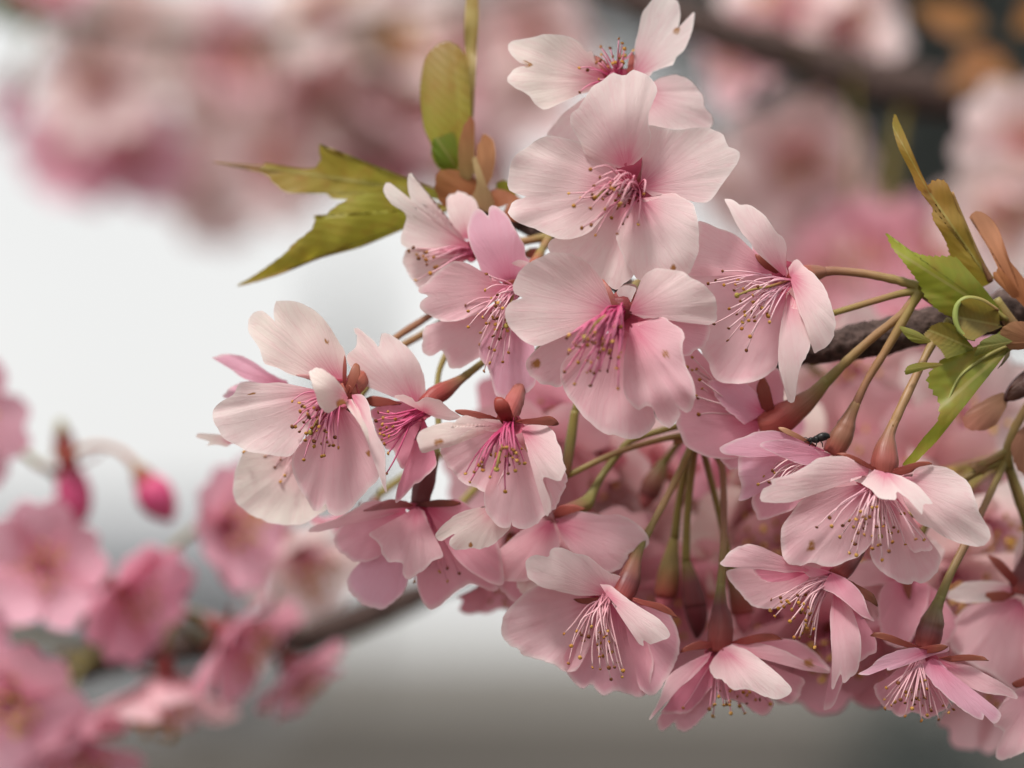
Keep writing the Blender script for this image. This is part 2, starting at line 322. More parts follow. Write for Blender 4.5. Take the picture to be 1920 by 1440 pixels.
class Blossom:
    def __init__(s, label, at, C, cz, group='blossoms of the near spray'):
        s.C = C; s.cz = cz
        c = cropT(C, [at])[0]; s.c = c
        s.t = thing('cherry_blossom', label, 'blossom', W([[c[0], c[1], cz]])[0], group)
    def petal(s, base, pts, col=PALE, z=0., dz=0., C=None, **k):
        C = C or s.C; SEED[0] += 1
        b = cropT(C, [base])[0]; p = np.array(pts, float)
        if p.shape[1] == 2: p = np.c_[p, np.zeros(len(p))]
        p = cropT(C, p)
        v, f, uv, br, _ = sheet((b[0], b[1], s.cz+dz), p, z=z, seed=SEED[0], **k)
        r = random.Random(SEED[0]); j = r.uniform(-.02, .02)
        return link('petal', v, f, M_PETAL, s.t, uv=uv, ocol=tuple(min(.9, x+j) for x in col), bruise=br, rim=np.repeat(np.linspace(0.02, 1, 14)**0.85, 64))
    def sepal(s, base, pts, c=((.32, .045, .045), (.36, .10, .07)), z=0., dz=0., C=None, bow=.12, cup=-.3, **k):
        C = C or s.C; SEED[0] += 1
        b = cropT(C, [base])[0]; p = cropT(C, pts)
        a_ = p.mean(0)-b; a_ /= np.linalg.norm(a_)+1e-9; q_ = p-b; al = (q_@a_)[:, None]*a_; p = b+al+.78*(q_-al)
        v, f, uv, br, (rx, cx) = sheet((b[0], b[1], s.cz+dz), p, z=z, bow=bow, cup=cup, nt=34, ns=8, amp=.01, crinkle=.5, seed=SEED[0], **k)
        c0, c1 = np.array(c[0]), np.array(c[1]); m = np.clip(rx, 0, 1)[:, None]
        o = link('sepal', v, f, M_SEPAL, s.t, uv=uv, colr=c0*(1-m)+c1*m)
        so_ = o.modifiers.new('thickness', 'SOLIDIFY'); so_.thickness = 0.00022; so_.offset = 0
        return o
    def calyx(s, path, cols=(RED, RED, MAROON, GREENB)):
        v, f, uv, c = tube(path, cols, nseg=max(12, 5*len(path)), sides=20, wob=.02, ribs=.045); return link('calyx_tube', v, f, M_STEM, s.t, uv=uv, colr=c)
    def pedicel(s, path, cols=(GREENB, TAN, OLIVE)):
        v, f, uv, c = tube(path, cols, nseg=max(18, 8*len(path)), sides=10, wob=.05); return link('pedicel', v, f, M_STEM, s.t, uv=uv, colr=c)
    def throat(s, at, r=30, dz=-6, sq=(1., 1.), C=None, depth=22):
        """the red cup that the petals and stamens spring from"""
        c = cropT(C or s.C, [at])[0]; n, m = 20, 6; P, cc = [], []
        for i in range(m):
            q = (i+.15)/(m-1+.15)
            for j in range(n):
                a = 2*math.pi*j/n; w_ = 1+.10*math.sin(5*a)*q
                P.append((c[0]+r*sq[0]*q*w_*math.cos(a), c[1]+r*sq[1]*q*w_*math.sin(a), s.cz+dz-depth*(1-q*q)))
                cc.append(np.array((.36, .03, .08))*(1-q)+np.array((.66, .16, .24))*q)
        f = [(i*n+j, i*n+(j+1) % n, (i+1)*n+(j+1) % n, (i+1)*n+j) for i in range(m-1) for j in range(n)]+[tuple(range(n))]
        return link('floral_cup', W(P), f, M_SEPAL, s.t, uv=np.zeros((len(P), 2)), colr=np.array(cc))
    def stamens(s, base, ends, z1=90, z0=0, bend=(0, -10), cols=(FILD, FILP, FILW), C=None, r=1.6, stigma=None, asize=3.1, zj=32, dense=.55):
        C = C or s.C; b = cropT(C, [base])[0]
        ends = list(ends); qq = random.Random(len(ends)*13+int(base[0])); extra = []
        for _ in range(int(len(ends)*dense)):
            e1, e2_ = qq.choice(ends), qq.choice(ends); m_ = qq.uniform(.2, .8); sh = qq.uniform(.72, .98)
            extra.append(tuple(base[i]+((e1[i]*m_+e2_[i]*(1-m_))-base[i])*sh for i in (0, 1)))
        ends += extra
        for e in ends+([stigma] if stigma else []):
            SEED[0] += 1; q = random.Random(SEED[0]); st = stigma is not None and e is stigma
            ez = s.cz + z1 + q.uniform(-zj, zj)
            e2 = cropT(C, [e[:2]])[0]
            bx, by = b[0]+q.uniform(-9, 9), b[1]+q.uniform(-7, 7)
            ln = math.hypot(e2[0]-bx, e2[1]-by)
            m1 = (bx+(e2[0]-bx)*.38+bend[0]*q.uniform(.5, 1.4), by+(e2[1]-by)*.38+bend[1]*q.uniform(-.1, 1.9)+q.uniform(-4, 4), s.cz+z0+(ez-s.cz-z0)*.62)
            m2 = (bx+(e2[0]-bx)*.74+bend[0]*q.uniform(.6, 1.3), by+(e2[1]-by)*.74+bend[1]*q.uniform(0, 1.8)+q.uniform(-3, 3), s.cz+z0+(ez-s.cz-z0)*.95)
            rr = r*1.6 if st else r*q.uniform(.85, 1.12)
            path = [(bx, by, s.cz+z0, rr*1.15), (*m1, rr), (*m2, rr*.9), (e2[0], e2[1], ez, rr*.75)]
            cc = ((0.45, 0.12, 0.10), (0.38, 0.26, 0.08), (0.36, 0.27, 0.08)) if st else cols
            v, f, uv, c = tube(path, cc, nseg=12, sides=6)
            o = link('pistil' if st else 'stamen', v, f, M_FIL, s.t, uv=uv, colr=c)
            P = W([path[-2][:3], path[-1][:3]]); d = P[1]-P[0]
            sz = asize*PX*(1.45 if st else q.uniform(.8, 1.15))
            rv = np.array([q.uniform(-1, 1), q.uniform(-1, 1), q.uniform(-1, 1)])
            v, f = anther_mesh(P[1], d if st else d/np.linalg.norm(d)*.6+rv, sz, 0)
            link('stigma' if st else 'anther', v, f, M_ANTH, sub(s.t, o), colr=(0.38, 0.28, 0.07) if st else ANTH[q.randrange(4)])
PXC = (0, 0, 1.0); K = 520/1920
def cr(x, y, k=K): return (x, y, k)
C1, C2, C3, C4 = cr(900, 0), cr(900, 200), cr(900, 440), cr(1260, 340)
C5 = cr(680, 320, .21875); C6, C7, C8 = cr(380, 540), cr(560, 720), cr(900, 820)
G1, G2, G3 = cr(1400, 720), cr(1120, 1000), cr(1400, 1050)
H1, H2 = cr(1500, 180, .21875), cr(1500, 480, .21875)
# ------------------------------------------------------------------ the setting
def structure(o, kind='structure'): o['kind'] = kind; return o
gv, gf = [], []
rad = [0, 3, 8, 20, 50, 120, 300, 900, 2600]; na = 48
gv.append((0, 0, 0))
for r in rad[1:]:
    for i in range(na):
        a = 2*math.pi*i/na; gv.append((r*math.cos(a), r*math.sin(a), 0.02*math.sin(3*a)*min(1, r/20)))
for i in range(na): gf.append((0, 1+i, 1+(i+1) % na))
for k in range(len(rad)-2):
    for i in range(na):
        j = (i+1) % na; gf.append((1+k*na+i, 1+(k+1)*na+i, 1+(k+1)*na+j, 1+k*na+j))
structure(link('ground', gv, gf, M_GROUND))

# paler dry field beyond the dark ground
fv, ff = [], []
for k, (r, h) in enumerate([(95, .03), (130, .25), (200, .6), (420, 1.2), (1200, 1.4), (2590, .5)]):
    for i in range(33):
        a = math.radians(30+120*i/32); fv.append((r*math.cos(a)*(1+.05*math.sin(7*a+k)), r*math.sin(a)*(1+.06*math.sin(9*a+2*k)), h))
for k in range(5):
    for i in range(32): ff.append((k*33+i, k*33+i+1, (k+1)*33+i+1, (k+1)*33+i))
structure(link('field', fv, ff, M_FIELD))
# far grey shed with gable roof
def boxv(x0, x1, y0, y1, z0, z1):
    v = [(x, y, z) for z in (z0, z1) for y in (y0, y1) for x in (x0, x1)]
    return v, [(0, 2, 3, 1), (4, 5, 7, 6), (0, 1, 5, 4), (2, 6, 7, 3), (0, 4, 6, 2), (1, 3, 7, 5)]
M_WALL = plain('weathered_render', (0.20, 0.21, 0.22), (0.30, 0.31, 0.32), 1.5); M_ROOF = plain('grey_roofing', (0.15, 0.155, 0.165), (0.22, 0.225, 0.235), 3.0); M_DARK = plain('dark_opening', (0.03, 0.032, 0.035), (0.06, 0.06, 0.06), 4)
p0 = Wd(-260, 1250, 70); p1 = Wd(505, 1250, 70)
t = thing('shed', 'low grey shed with pitched roof far beyond the blossoms', 'shed', (p0[0], 70, 0))
x0, x1 = p0[0], p1[0]; y0, y1 = 70, 76
link('wall', *boxv(x0, x1, y0, y1, 0, 2.7), M_WALL, t, smooth=False)
link('roof', [(x0-.3, y0-.3, 2.62), (x1+.3, y0-.3, 2.62), (x1+.3, y1+.3, 2.62), (x0-.3, y1+.3, 2.62), (x0-.3, 73, 4.3), (x1+.3, 73, 4.3)],
     [(0, 1, 5, 4), (2, 3, 4, 5), (0, 4, 3), (1, 2, 5), (0, 3, 2, 1)], M_ROOF, t, smooth=False)
for k in range(3):
    xa = x0+1.2+k*2.4; link('window', *boxv(xa, xa+1.0, y0-.05, y0+.03, 1.1, 2.1), M_DARK, t, smooth=False)
link('door', *boxv(x1-1.6, x1-.7, y0-.05, y0+.03, 0.02, 2.05), M_DARK, t, smooth=False)

def limb(a, b, r0, r1, n=5, wob=.05, sides=7):
    a, b = np.array(a, float), np.array(b, float); L = np.linalg.norm(b-a)
    C = [a+(b-a)*i/(n-1) + (rng.normal(0, wob*L, 3) if 0 < i < n-1 else 0) for i in range(n)]
    T = np.gradient(np.array(C), axis=0); v, f = [], []
    for i in range(n):
        tt = T[i]/np.linalg.norm(T[i]); u = np.cross(tt, [.3, .9, .2]); u /= np.linalg.norm(u); q = np.cross(tt, u); r = r0+(r1-r0)*i/(n-1)
        for j in range(sides):
            th = 2*math.pi*j/sides; v.append(C[i]+r*(math.cos(th)*u+math.sin(th)*q))
    for i in range(n-1):
        for j in range(sides):
            k = (j+1) % sides; f.append((i*sides+j, i*sides+k, (i+1)*sides+k, (i+1)*sides+j))
    return v, f, C
def merge(parts):
    V_, F_, o = [], [], 0
    for v, f in parts:
        V_ += [tuple(x) for x in v]; F_ += [tuple(i+o for i in q) for q in f]; o += len(v)
    return V_, F_
M_TRUNK = plain('grey_trunk', (0.09, 0.085, 0.08), (0.17, 0.16, 0.15), 3); M_TWIG = plain('grey_twigs', (0.14, 0.14, 0.14), (0.22, 0.22, 0.22), 3)
# leafless upright tree far off
g0 = Wd(655, 1250, 95); gx = g0[0]
t = thing('bare_tree', 'leafless upright grey tree standing far off in front of the pale sky', 'tree', (gx, 95, 0))
v, f, Cn = limb((gx, 95, 0), (gx+.2, 95, 11.5), .20, .03, 7, .01); link('trunk', v, f, M_TRUNK, t)
parts = []
for i in range(260):
    h = rng.uniform(2.2, 10.5); a = rng.uniform(0, 6.28); ln = (1-h/13)*rng.uniform(1.2, 2.6); sp = .42
    b = (gx+math.cos(a)*ln*sp, 95+math.sin(a)*ln*sp, h+ln*.9); v, f, _ = limb((gx, 95, h), b, .05, .015, 4, .06, 4); parts.append((v, f))
    for q in range(5):
        s0 = np.array((gx, 95, h))*(1-.3-.13*q)+np.array(b)*(.3+.13*q); a2 = a+rng.uniform(-1, 1); v, f, _ = limb(s0, s0+np.array((math.cos(a2)*.4, math.sin(a2)*.4, .7))*rng.uniform(.6, 1.2), .028, .012, 3, .06, 3); parts.append((v, f))
v, f = merge(parts); link('crown', v, f, M_TWIG, t)

# dark evergreen whose boughs hang in from the right
M_NEEDLE = plain('evergreen_foliage', (0.03, 0.036, 0.033), (0.11, 0.12, 0.115), 4)
tx = Wd(2230, 720, 11)[0]
t = thing('evergreen_tree', 'dark evergreen tree with boughs behind the blossoms and the thick brown branch', 'tree', (tx, 11, 0))
v, f, _ = limb((tx, 11, 0), (tx+.1, 11, 5.2), .17, .06, 7, .01, 10); tr = link('trunk', v, f, M_BARK, t)
clumps = [(1480, 20), (1600, 60), (1720, 30), (1850, 60), (1640, 240), (1720, 330), (1800, 250), (1860, 370), (1790, 410), (1930, 160), (1940, 430), (1560, 180), (1640, 380), (1330, -30), (1180, -50), (2050, 100), (2080, 330), (2150, -100), (1900, -150), (1650, -140), (2300, 100), (2350, -150), (1010, -60), (2200, 380)]
lp, lf = [], []
cl_parts = []
for cx_, cy_ in clumps:
    c = Wd(cx_, cy_, 11+rng.uniform(-.5, .5))
    v, f, _ = limb((tx, 11, c[2]-.25), c, .03, .008, 5, .04, 5); cl_parts.append((v, f))
    m = 620 if cx_ > 1520 else 300
    pt = c + rng.normal(0, 1, (m, 3))*np.array([.20, .30, .13])
    for p in pt:
        d = rng.normal(0, 1, 3); d /= np.linalg.norm(d); e = np.cross(d, rng.normal(0, 1, 3)); e /= np.linalg.norm(e); s = rng.uniform(.035, .07)
        o = len(lp); lp += [p-d*s-e*s*.3, p+d*s*.2-e*s*.45, p+d*s, p+e*s*.4]; lf.append((o, o+1, o+2, o+3))
v, f = merge(cl_parts); link('limb', v, f, M_BARK, t)
link('crown', lp, lf, M_NEEDLE, t, smooth=False)
# low dark shrub on the ground behind
t_c = Wd(1745, 1440, 9.0)
t = thing('shrub', 'low dark shrub on the brown ground below the blossoms', 'shrub', (t_c[0], 9, 0))
parts = []
for i in range(9):
    a = i/9*6.28; v, f, _ = limb((t_c[0], 9, 0), (t_c[0]+.16*math.cos(a), 9+.2*math.sin(a), rng.uniform(.8, 1.3)), .012, .004, 4, .05, 5); parts.append((v, f))
v, f = merge(parts); link('stem', v, f, M_BARK, t)
lp, lf = [], []
for i in range(2200):
    p = np.array([t_c[0], 9, .95]) + rng.normal(0, 1, 3)*np.array([.11, .2, .24]); p[2] = max(.05, p[2])
    d = rng.normal(0, 1, 3); d /= np.linalg.norm(d); e = np.cross(d, rng.normal(0, 1, 3)); e /= np.linalg.norm(e); s = rng.uniform(.03, .05)
    o = len(lp); lp += [p-d*s, p-e*s*.5, p+d*s, p+e*s*.5]; lf.append((o, o+1, o+2, o+3))
link('crown', lp, lf, M_NEEDLE, t, smooth=False)

# ------------------------------------------------------------------ branches
def branch(path, label, name='cherry_branch', knob=.18, sides=18, nseg=90):
    v, f, uv, c = tube(path, (0.1, 0.1, 0.1), nseg=nseg, sides=sides)
    v = np.array(v); n = nseg; ring = v.reshape(n, sides, 3); ctr = ring.mean(1, keepdims=True)
    k = np.interp(np.arange(n), np.arange(0, n, 3), rng.normal(0, 1, len(range(0, n, 3))))
    lump = 1 + knob*.35*k[:, None] + knob*.45*rng.normal(0, 1, (n, sides))
    ring = ctr + (ring-ctr)*lump[..., None]
    o = link(name, ring.reshape(-1, 3), f, M_BARK, None)
    o['label'] = label; o['category'] = 'branch'; return o
branch([(2150, 520, -260, 44), (1990, 560, -230, 42), (1870, 590, -210, 40), (1760, 607, -200, 36), (1650, 632, -190, 34), (1545, 652, -190, 31), (1420, 660, -230, 28), (1250, 590, -260, 25), (1100, 490, -270, 20), (1020, 442, -270, 15), (950, 412, -270, 12), (900, 388, -270, 11), (880, 370, -268, 7)], 'dark rough branch carrying the near spray of pale blossoms and both leafy shoots')
branch([(-260, 1330, -2000, 40), (60, 1270, -1950, 38), (250, 1225, -1900, 40), (430, 1205, -1900, 38), (580, 1190, -1900, 40), (700, 1150, -1900, 36), (790, 1112, -1900, 32), (900, 1060, -1900, 30), (1060, 1010, -1900, 26), (1230, 980, -1800, 20)], 'dark branch behind, carrying the deep pink blossoms and buds')
branch([(1000, -70, -2900, 36), (1180, 0, -2850, 44), (1330, 55, -2800, 52), (1500, 105, -2780, 58), (1650, 155, -2750, 62), (1800, 180, -2720, 62), (2100, 225, -2700, 68), (2400, 240, -2700, 74)], 'thick brown branch behind, in front of the dark evergreen')
branch([(-300, -60, -4600, 26), (-20, 0, -4600, 24), (250, 55, -4500, 22), (520, 60, -4500, 20), (760, 20, -4500, 18), (980, -20, -4500, 14), (1150, -70, -4400, 10)], 'slender branch far behind, hung with pale blossoms')

# ------------------------------------------------------------------ blossoms on the branches behind
def tpl_petal(seed, nt=40, ns=10, Lr=.0163, half=.47):
    r_ = np.random.default_rng(seed)
    ph = np.linspace(-1, 1, nt)*math.pi*.90; y = .5*(1+np.cos(ph)); x = half*np.sin(ph)*(0.78+.42*y)
    y = y - .10*np.exp(-(ph/.20)**2) + .035*np.exp(-((np.abs(ph)-.5)/.3)**2)
    x += r_.normal(0, .008, nt); y += r_.normal(0, .008, nt)
    s = np.linspace(0.03, 1, ns); X = s[:, None]*x; Y = s[:, None]*y
    op = math.radians(r_.uniform(58, 74)); bo = r_.uniform(.05, .2)
    t = np.linspace(0, 1, nt); rip = .035*np.sin(2*np.pi*r_.uniform(1.7, 3)*t+r_.uniform(0, 6))[None]*s[:, None]**2
    h = Y*math.cos(op) + bo*4*Y*(1-Y)*.5 + .30*X**2 + rip
    P = np.stack([.09+Y*math.sin(op), X, h], -1).reshape(-1, 3)*Lr
    uv = np.stack([np.broadcast_to(t[None], X.shape), .16+.84*np.broadcast_to(s[:, None], X.shape)], -1).reshape(-1, 2)
    me_o = link('petal', P, grid_faces(ns, nt), M_PETAL, None, uv=uv); me = me_o.data; bpy.data.objects.remove(me_o); return me
T_PET = [tpl_petal(i) for i in range(5)]
def lathe(prof, cols, sides=10):
    v, c, f = [], [], []
    for (r, z), cc in zip(prof, cols):
        for j in range(sides): th = 2*math.pi*j/sides; v.append((r*math.cos(th), r*math.sin(th), z)); c.append(cc)
    for i in range(len(prof)-1):
        for j in range(sides): k = (j+1) % sides; f.append((i*sides+j, i*sides+k, (i+1)*sides+k, (i+1)*sides+j))
    f += [tuple(range(sides))[::-1], tuple(range((len(prof)-1)*sides, len(prof)*sides))]
    return v, f, c
def mesh_only(name, v, f, mat, c, uv=None):
    o = link(name, v, f, mat, None, colr=np.array(c), uv=uv if uv is not None else np.zeros((len(v), 2))); me = o.data; bpy.data.objects.remove(o); return me
cv, cf, cc = lathe([(.0006, -.0085), (.0009, -.0075), (.0017, -.0055), (.0019, -.003), (.0017, -.001), (.0019, 0)], [OLIVE, GREENB, MAROON, RED, RED, RED])
T_CAL = mesh_only('calyx_tube', cv, cf, M_STEM, cc)
sv, sf = [], []
for i in range(5):
    a = i*2*math.pi/5+.6; o = len(sv)
    for (rr, ww, zz) in ((.0012, .0010, -.0004), (.003, .0016, -.0006), (.005, .0012, -.0011), (.0066, .0002, -.0019)):
        for s_ in (-1, 1): sv.append((rr*math.cos(a)-s_*ww*math.sin(a), rr*math.sin(a)+s_*ww*math.cos(a), zz))
    for k in range(3): sf.append((o+2*k, o+2*k+1, o+2*k+3, o+2*k+2))
T_SEP = mesh_only('sepal_ring', sv, sf, M_SEPAL, [RED]*len(sv))
parts, pc, aparts = [], [], []
for i in range(26):
    a = rng.uniform(0, 6.28); tl = rng.uniform(.1, .75); ln = rng.uniform(.008, .012); d = np.array([math.cos(a)*math.sin(tl), math.sin(a)*math.sin(tl), math.cos(tl)])
    v, f, _ = limb(d*.0005, d*ln, .00018, .00012, 3, .05, 4); parts.append((v, f)); pc += [FILD]*4+[FILP]*4+[FILP]*4
    aparts.append(anther_mesh(d*ln, d, .0006, 0))
v, f = merge(parts); T_FIL = mesh_only('stamen_tuft', v, f, M_FIL, pc)
v, f = merge(aparts); T_ANT = mesh_only('anther_tuft', v, f, M_ANTH, [(.55, .33, .08)]*len(v))
bv, bf, bc = lathe([(.0018, 0), (.0027, .0018), (.0031, .004), (.0027, .0065), (.0016, .0085), (.0003, .0096)], [DEEP, (.62, .10, .22), (.66, .10, .24), (.66, .12, .26), (.70, .2, .33), (.7, .2, .33)], 12)
T_BUD = mesh_only('bud_petals', bv, bf, M_SEPAL, bc)
def inst(me, parent, ocol=None, rot=None, name=None):
    o = bpy.data.objects.new(name or me.name.split('.')[0], me); col.objects.link(o); o.parent = parent
    if rot is not None: o.rotation_euler = rot
    if ocol: o.color = (*ocol, 1)
    return o
def far_blossom(px, py, z, axis, hub, colr, label, group, scale=1.0, bud=False, bare=False, stiff=False):
    base = W([[px, py, z]])[0]; ax = V(*axis)
    nm, cat = ('cherry_bud', 'bud') if bud else ('cherry_blossom', 'blossom')
    t = thing(nm, label, cat, base, group); e = t['_p']
    q = ax.to_track_quat('Z', 'Y') @ Quaternion((0, 0, 1), rng.uniform(0, 6.28)); e.rotation_mode = 'QUATERNION'; e.rotation_quaternion = q; e.scale = (scale,)*3
    inst(T_CAL, e); inst(T_SEP, e)
    if bud: inst(T_BUD, e)
    else:
        for i in range(5):
            j = rng.uniform(-.02, .02)
            inst(T_PET[rng.integers(0, 5)], e, tuple(min(.9, c+j) for c in colr), (rng.uniform(-.12, .12), rng.uniform(-.22, .22), i*2*math.pi/5+rng.uniform(-.1, .1)))
        o = inst(T_FIL, e); o['kind'] = 'stuff'; o2 = bpy.data.objects.new('anther_tuft', T_ANT); col.objects.link(o2); o2.parent = o; o2['kind'] = 'stuff'
    # pedicel back to its hub, built in world then brought into the blossom's own frame
    if hub is not None:
        Mi = (Matrix.Translation(Vector(base)) @ q.to_matrix().to_4x4() @ Matrix.Scale(scale, 4)).inverted()
        a = np.array(base) - np.array(ax)*.008*scale; h = W([hub])[0]; m = a - np.array(ax)*.25*np.linalg.norm(h-a)+(h-a)*.35
        u = np.linspace(0, 1, 9)[:, None]; Cc = (1-u)**2*a+2*u*(1-u)*m+u*u*h
        T = np.gradient(Cc, axis=0); v, f = [], []
        for i in range(9):
            tt = T[i]/np.linalg.norm(T[i]); n1 = np.cross(tt, [.3, .2, .9]); n1 /= np.linalg.norm(n1); n2 = np.cross(tt, n1)
            for j in range(7): th = 2*math.pi*j/7; v.append(Mi @ Vector(Cc[i]+.00062*(math.cos(th)*n1+math.sin(th)*n2)))
        for i in range(8):
            for j in range(7): k = (j+1) % 7; f.append((i*7+j, i*7+k, (i+1)*7+k, (i+1)*7+j))
        o = link('pedicel', [tuple(x) for x in v], f, M_STEM, None, uv=np.zeros((len(v), 2)), colr=np.array(OLIVE)); o.parent = e
    return e
def tone(c): return 'white' if c[1] > .78 else 'pale pink' if c[1] > .66 else 'soft pink' if c[1] > .55 else 'rose pink' if c[1] > .45 else 'deep pink'
def pose(a):
    x, y, z = np.array(a)/np.linalg.norm(a)
    return 'facing out' if z > .8 else 'nodding' if y < -.6 else 'turned up' if y > .35 else 'half turned'
def cluster(rows, label, group, hubs):
    for (px, py, z, ax, c, *o) in rows:
        hb = min(hubs, key=lambda h: (h[0]-px)**2+(h[1]-py)**2)
        far_blossom(px, py, z, ax, hb, c, label.replace('TONE', tone(c)).replace('POSE', pose(ax)), group, *(o or []))
G_LL = 'deep pink blossoms on the dark branch behind'
BR = (0.84, 0.49, 0.59); BR2 = (0.80, 0.40, 0.52)
cluster([(85, 1065, -1300, (.05, .05, 1), BR, .72), (225, 1105, -1350, (.65, -.35, .6), BR2, .72), (-80, 785, -1250, (.3, -.2, .8), BR, .74), (20, 1310, -1250, (.1, -.2, 1), BR, .8), (-70, 1180, -1450, (-.2, 0, .9), BR2, .7), (140, 1395, -1350, (.2, -.6, .5), BR, .75)],
        'TONE blossom, POSE, crowded on the dark branch behind', G_LL, [(120, 900, -1350), (190, 1235, -1900)])
cluster([(415, 985, -1350, (.7, .1, .6), BR, .72)], 'rose blossom opening sideways beside the arched crimson bud', G_LL, [(300, 1060, -1420)])
cluster([(425, 1185, -1350, (.75, -.45, .3), BR, .74), (305, 1275, -1350, (-.05, -1, .3), PINKP, .84), (545, 1250, -1400, (.6, -.7, .3), BR, .55)],
        'TONE blossom hanging below the dark branch behind, red calyx uppermost', G_LL, [(370, 1205, -1880)])
cluster([(560, 1030, -1500, (.45, -.65, .5), WHITE, .78)], 'pale blossom on the dark branch behind, apart from the deep pink ones', G_LL, [(520, 1195, -1880)])
far_blossom(130, 880, -1350, (.2, -1, .1), (105, 860, -1350), BR, 'crimson bud on a short stalk beside the arched one', 'crimson buds', 1.0, True)
far_blossom(25, 175, -4300, (-.2, -1, .2), (110, 40, -4500), BR, 'small red bud hanging from the slender branch far behind', 'crimson buds', 1.0, True)
G_TL = 'pale blossoms on the slender branch far behind'
rows = []
for (x, y, c) in [(195, 165, PALE), (150, 300, BR), (235, 305, BR), (310, 110, WHITE), (430, 130, PINKP), (455, 230, WHITE), (540, 90, WHITE), (560, 190, PINKP), (640, 120, WHITE), (650, 240, PALE), (580, 300, PINK), (500, 320, PALE), (740, 110, WHITE), (770, 220, PINKP), (720, 290, PINK), (830, 90, WHITE), (850, 220, PINKP), (930, 130, PINK), (960, 240, PINKP), (1010, 60, PALE), (1020, 170, PALE), (100, 20, BR), (900, 290, PALE), (250, 60, WHITE), (700, 40, PALE), (410, 345, PALE), (370, 80, WHITE), (690, 180, WHITE), (620, 40, WHITE)]:
    rows.append((x, y, -5000+rng.uniform(-350, 350), (rng.uniform(-.6, .6), rng.uniform(-.4, .6), rng.uniform(.5, 1.)), c, .95))
cluster(rows, 'TONE blossom, POSE, clustered on the slender branch far behind', G_TL, [(150, 30, -4500), (330, 60, -4500), (520, 60, -4500), (700, 35, -4500), (860, 0, -4500), (980, -20, -4500)])
G_TR = 'pale blossoms on the thick brown branch behind'
rows = [(1490, 30, -3100, (-.5, .4, .6), PALE, .95), (1560, 60, -3100, (.5, .2, .6), PALE, .9), (1490, 290, -3000, (.1, -.2, 1), PALE, .95), (1520, 370, -3100, (.3, -.8, .4), PINKP, .85), (1425, 330, -3100, (-.6, -.3, .5), PALE, .85), (1420, 110, -3100, (-.7, 0, .4), PINKP, .75),
        (1925, 270, -2500, (-.2, .1, .9), PALE, .8), (1890, 400, -2500, (-.3, -.2, .8), WHITE, .85), (1960, 420, -2550, (.2, -.3, .8), PALE, .8), (1610, 505, -2600, (-.1, .1, .9), PINK, .85), (1720, 500, -2600, (.3, .2, .8), PINK, .85), (1540, 545, -2600, (-.4, 0, .8), PINKP, .8)]
cluster(rows, 'TONE blossom, POSE, on the thick brown branch behind', G_TR, [(1500, 95, -2700), (1600, 140, -2700), (1850, 190, -2700), (1700, 165, -2700)])
G_MID = 'pink blossoms crowded in behind the near spray'
rows = [(1120, 860, -900, (-.3, -.4, .7), PALE), (1210, 900, -1000, (.1, -.6, .8), PALE), (1180, 990, -950, (-.2, -.3, .9), PALE), (1290, 980, -1050, (.2, -.2, .9), WHITE), (1400, 980, -900, (.4, -.3, .8), CREAM), (1430, 880, -1000, (-.2, .1, .9), CREAM), (1540, 960, -850, (.1, -.5, .8), PINKP), (1330, 1080, -950, (0, -.5, .8), PINKP), (1240, 1120, -900, (-.1, -.6, .7), PINK), (1460, 1130, -800, (.2, -.6, .7), PINKP),
        (1640, 1010, -900, (.3, -.4, .8), PINKP), (1790, 790, -1100, (.3, -.1, .9), PALE), (1850, 980, -900, (.2, -.5, .8), WHITE), (1730, 900, -1000, (0, -.2, 1), PINKP), (1620, 840, -1100, (-.3, -.2, .9), PINKP), (1600, 700, -1300, (-.2, -.3, .9), PALE), (1060, 770, -900, (-.3, -.4, .7), PINK), (1000, 900, -900, (-.5, -.3, .7), PINKP), (1880, 1250, -800, (.3, -.6, .7), PINKP), (1780, 1080, -850, (.3, -.5, .7), PALE), (1700, 1180, -700, (.1, -.7, .6), PINK), (1560, 1180, -750, (0, -.6, .7), PINK), (1700, 640, -1500, (.1, -.3, .8), PINK)]
rows = [(x_, y_, z_*.7, a_, c_, .8) for (x_, y_, z_, a_, c_) in rows]
rows += [(850, 1000, -420, (-.2, -.8, .4), PINK, .6), (960, 1050, -450, (.1, -.8, .4), PINK, .6), (1000, 980, -480, (-.1, -.7, .5), PINKP, .6), (1110, 1000, -520, (.2, -.6, .6), PINKP, .65), (1230, 880, -680, (-.1, -.5, .8), PINKP, .75), (1400, 840, -600, (.1, -.6, .7), LILAC, .7), (690, 970, -430, (-.4, -.8, .3), PINK, .5), (1020, 830, -520, (-.2, -.6, .7), PINKP, .7)]
cluster(rows, 'TONE blossom, POSE, crowded in behind the near spray', G_MID, [(1330, 760, -700), (1500, 668, -700), (1740, 612, -700), (1180, 765, -700), (1880, 860, -600)])
branch([(2050, 550, -520, 26), (1880, 588, -600, 24), (1740, 612, -700, 24), (1560, 650, -700, 22), (1430, 690, -700, 20), (1330, 760, -700, 17), (1200, 770, -700, 12), (1120, 750, -690, 6)], 'thin dark branch hidden among the soft pink blossoms behind the near spray', knob=.12)
# ------------------------------------------------------------------ the near spray, blossom by blossom
def mul(pts, dx=0, dy=0): return [(x+dx, y+dy) for x, y in pts]
HUB_A = (1305, 815, -230); HUB_B = (1722, 545, -70); HUB_C = (1888, 858, -200)

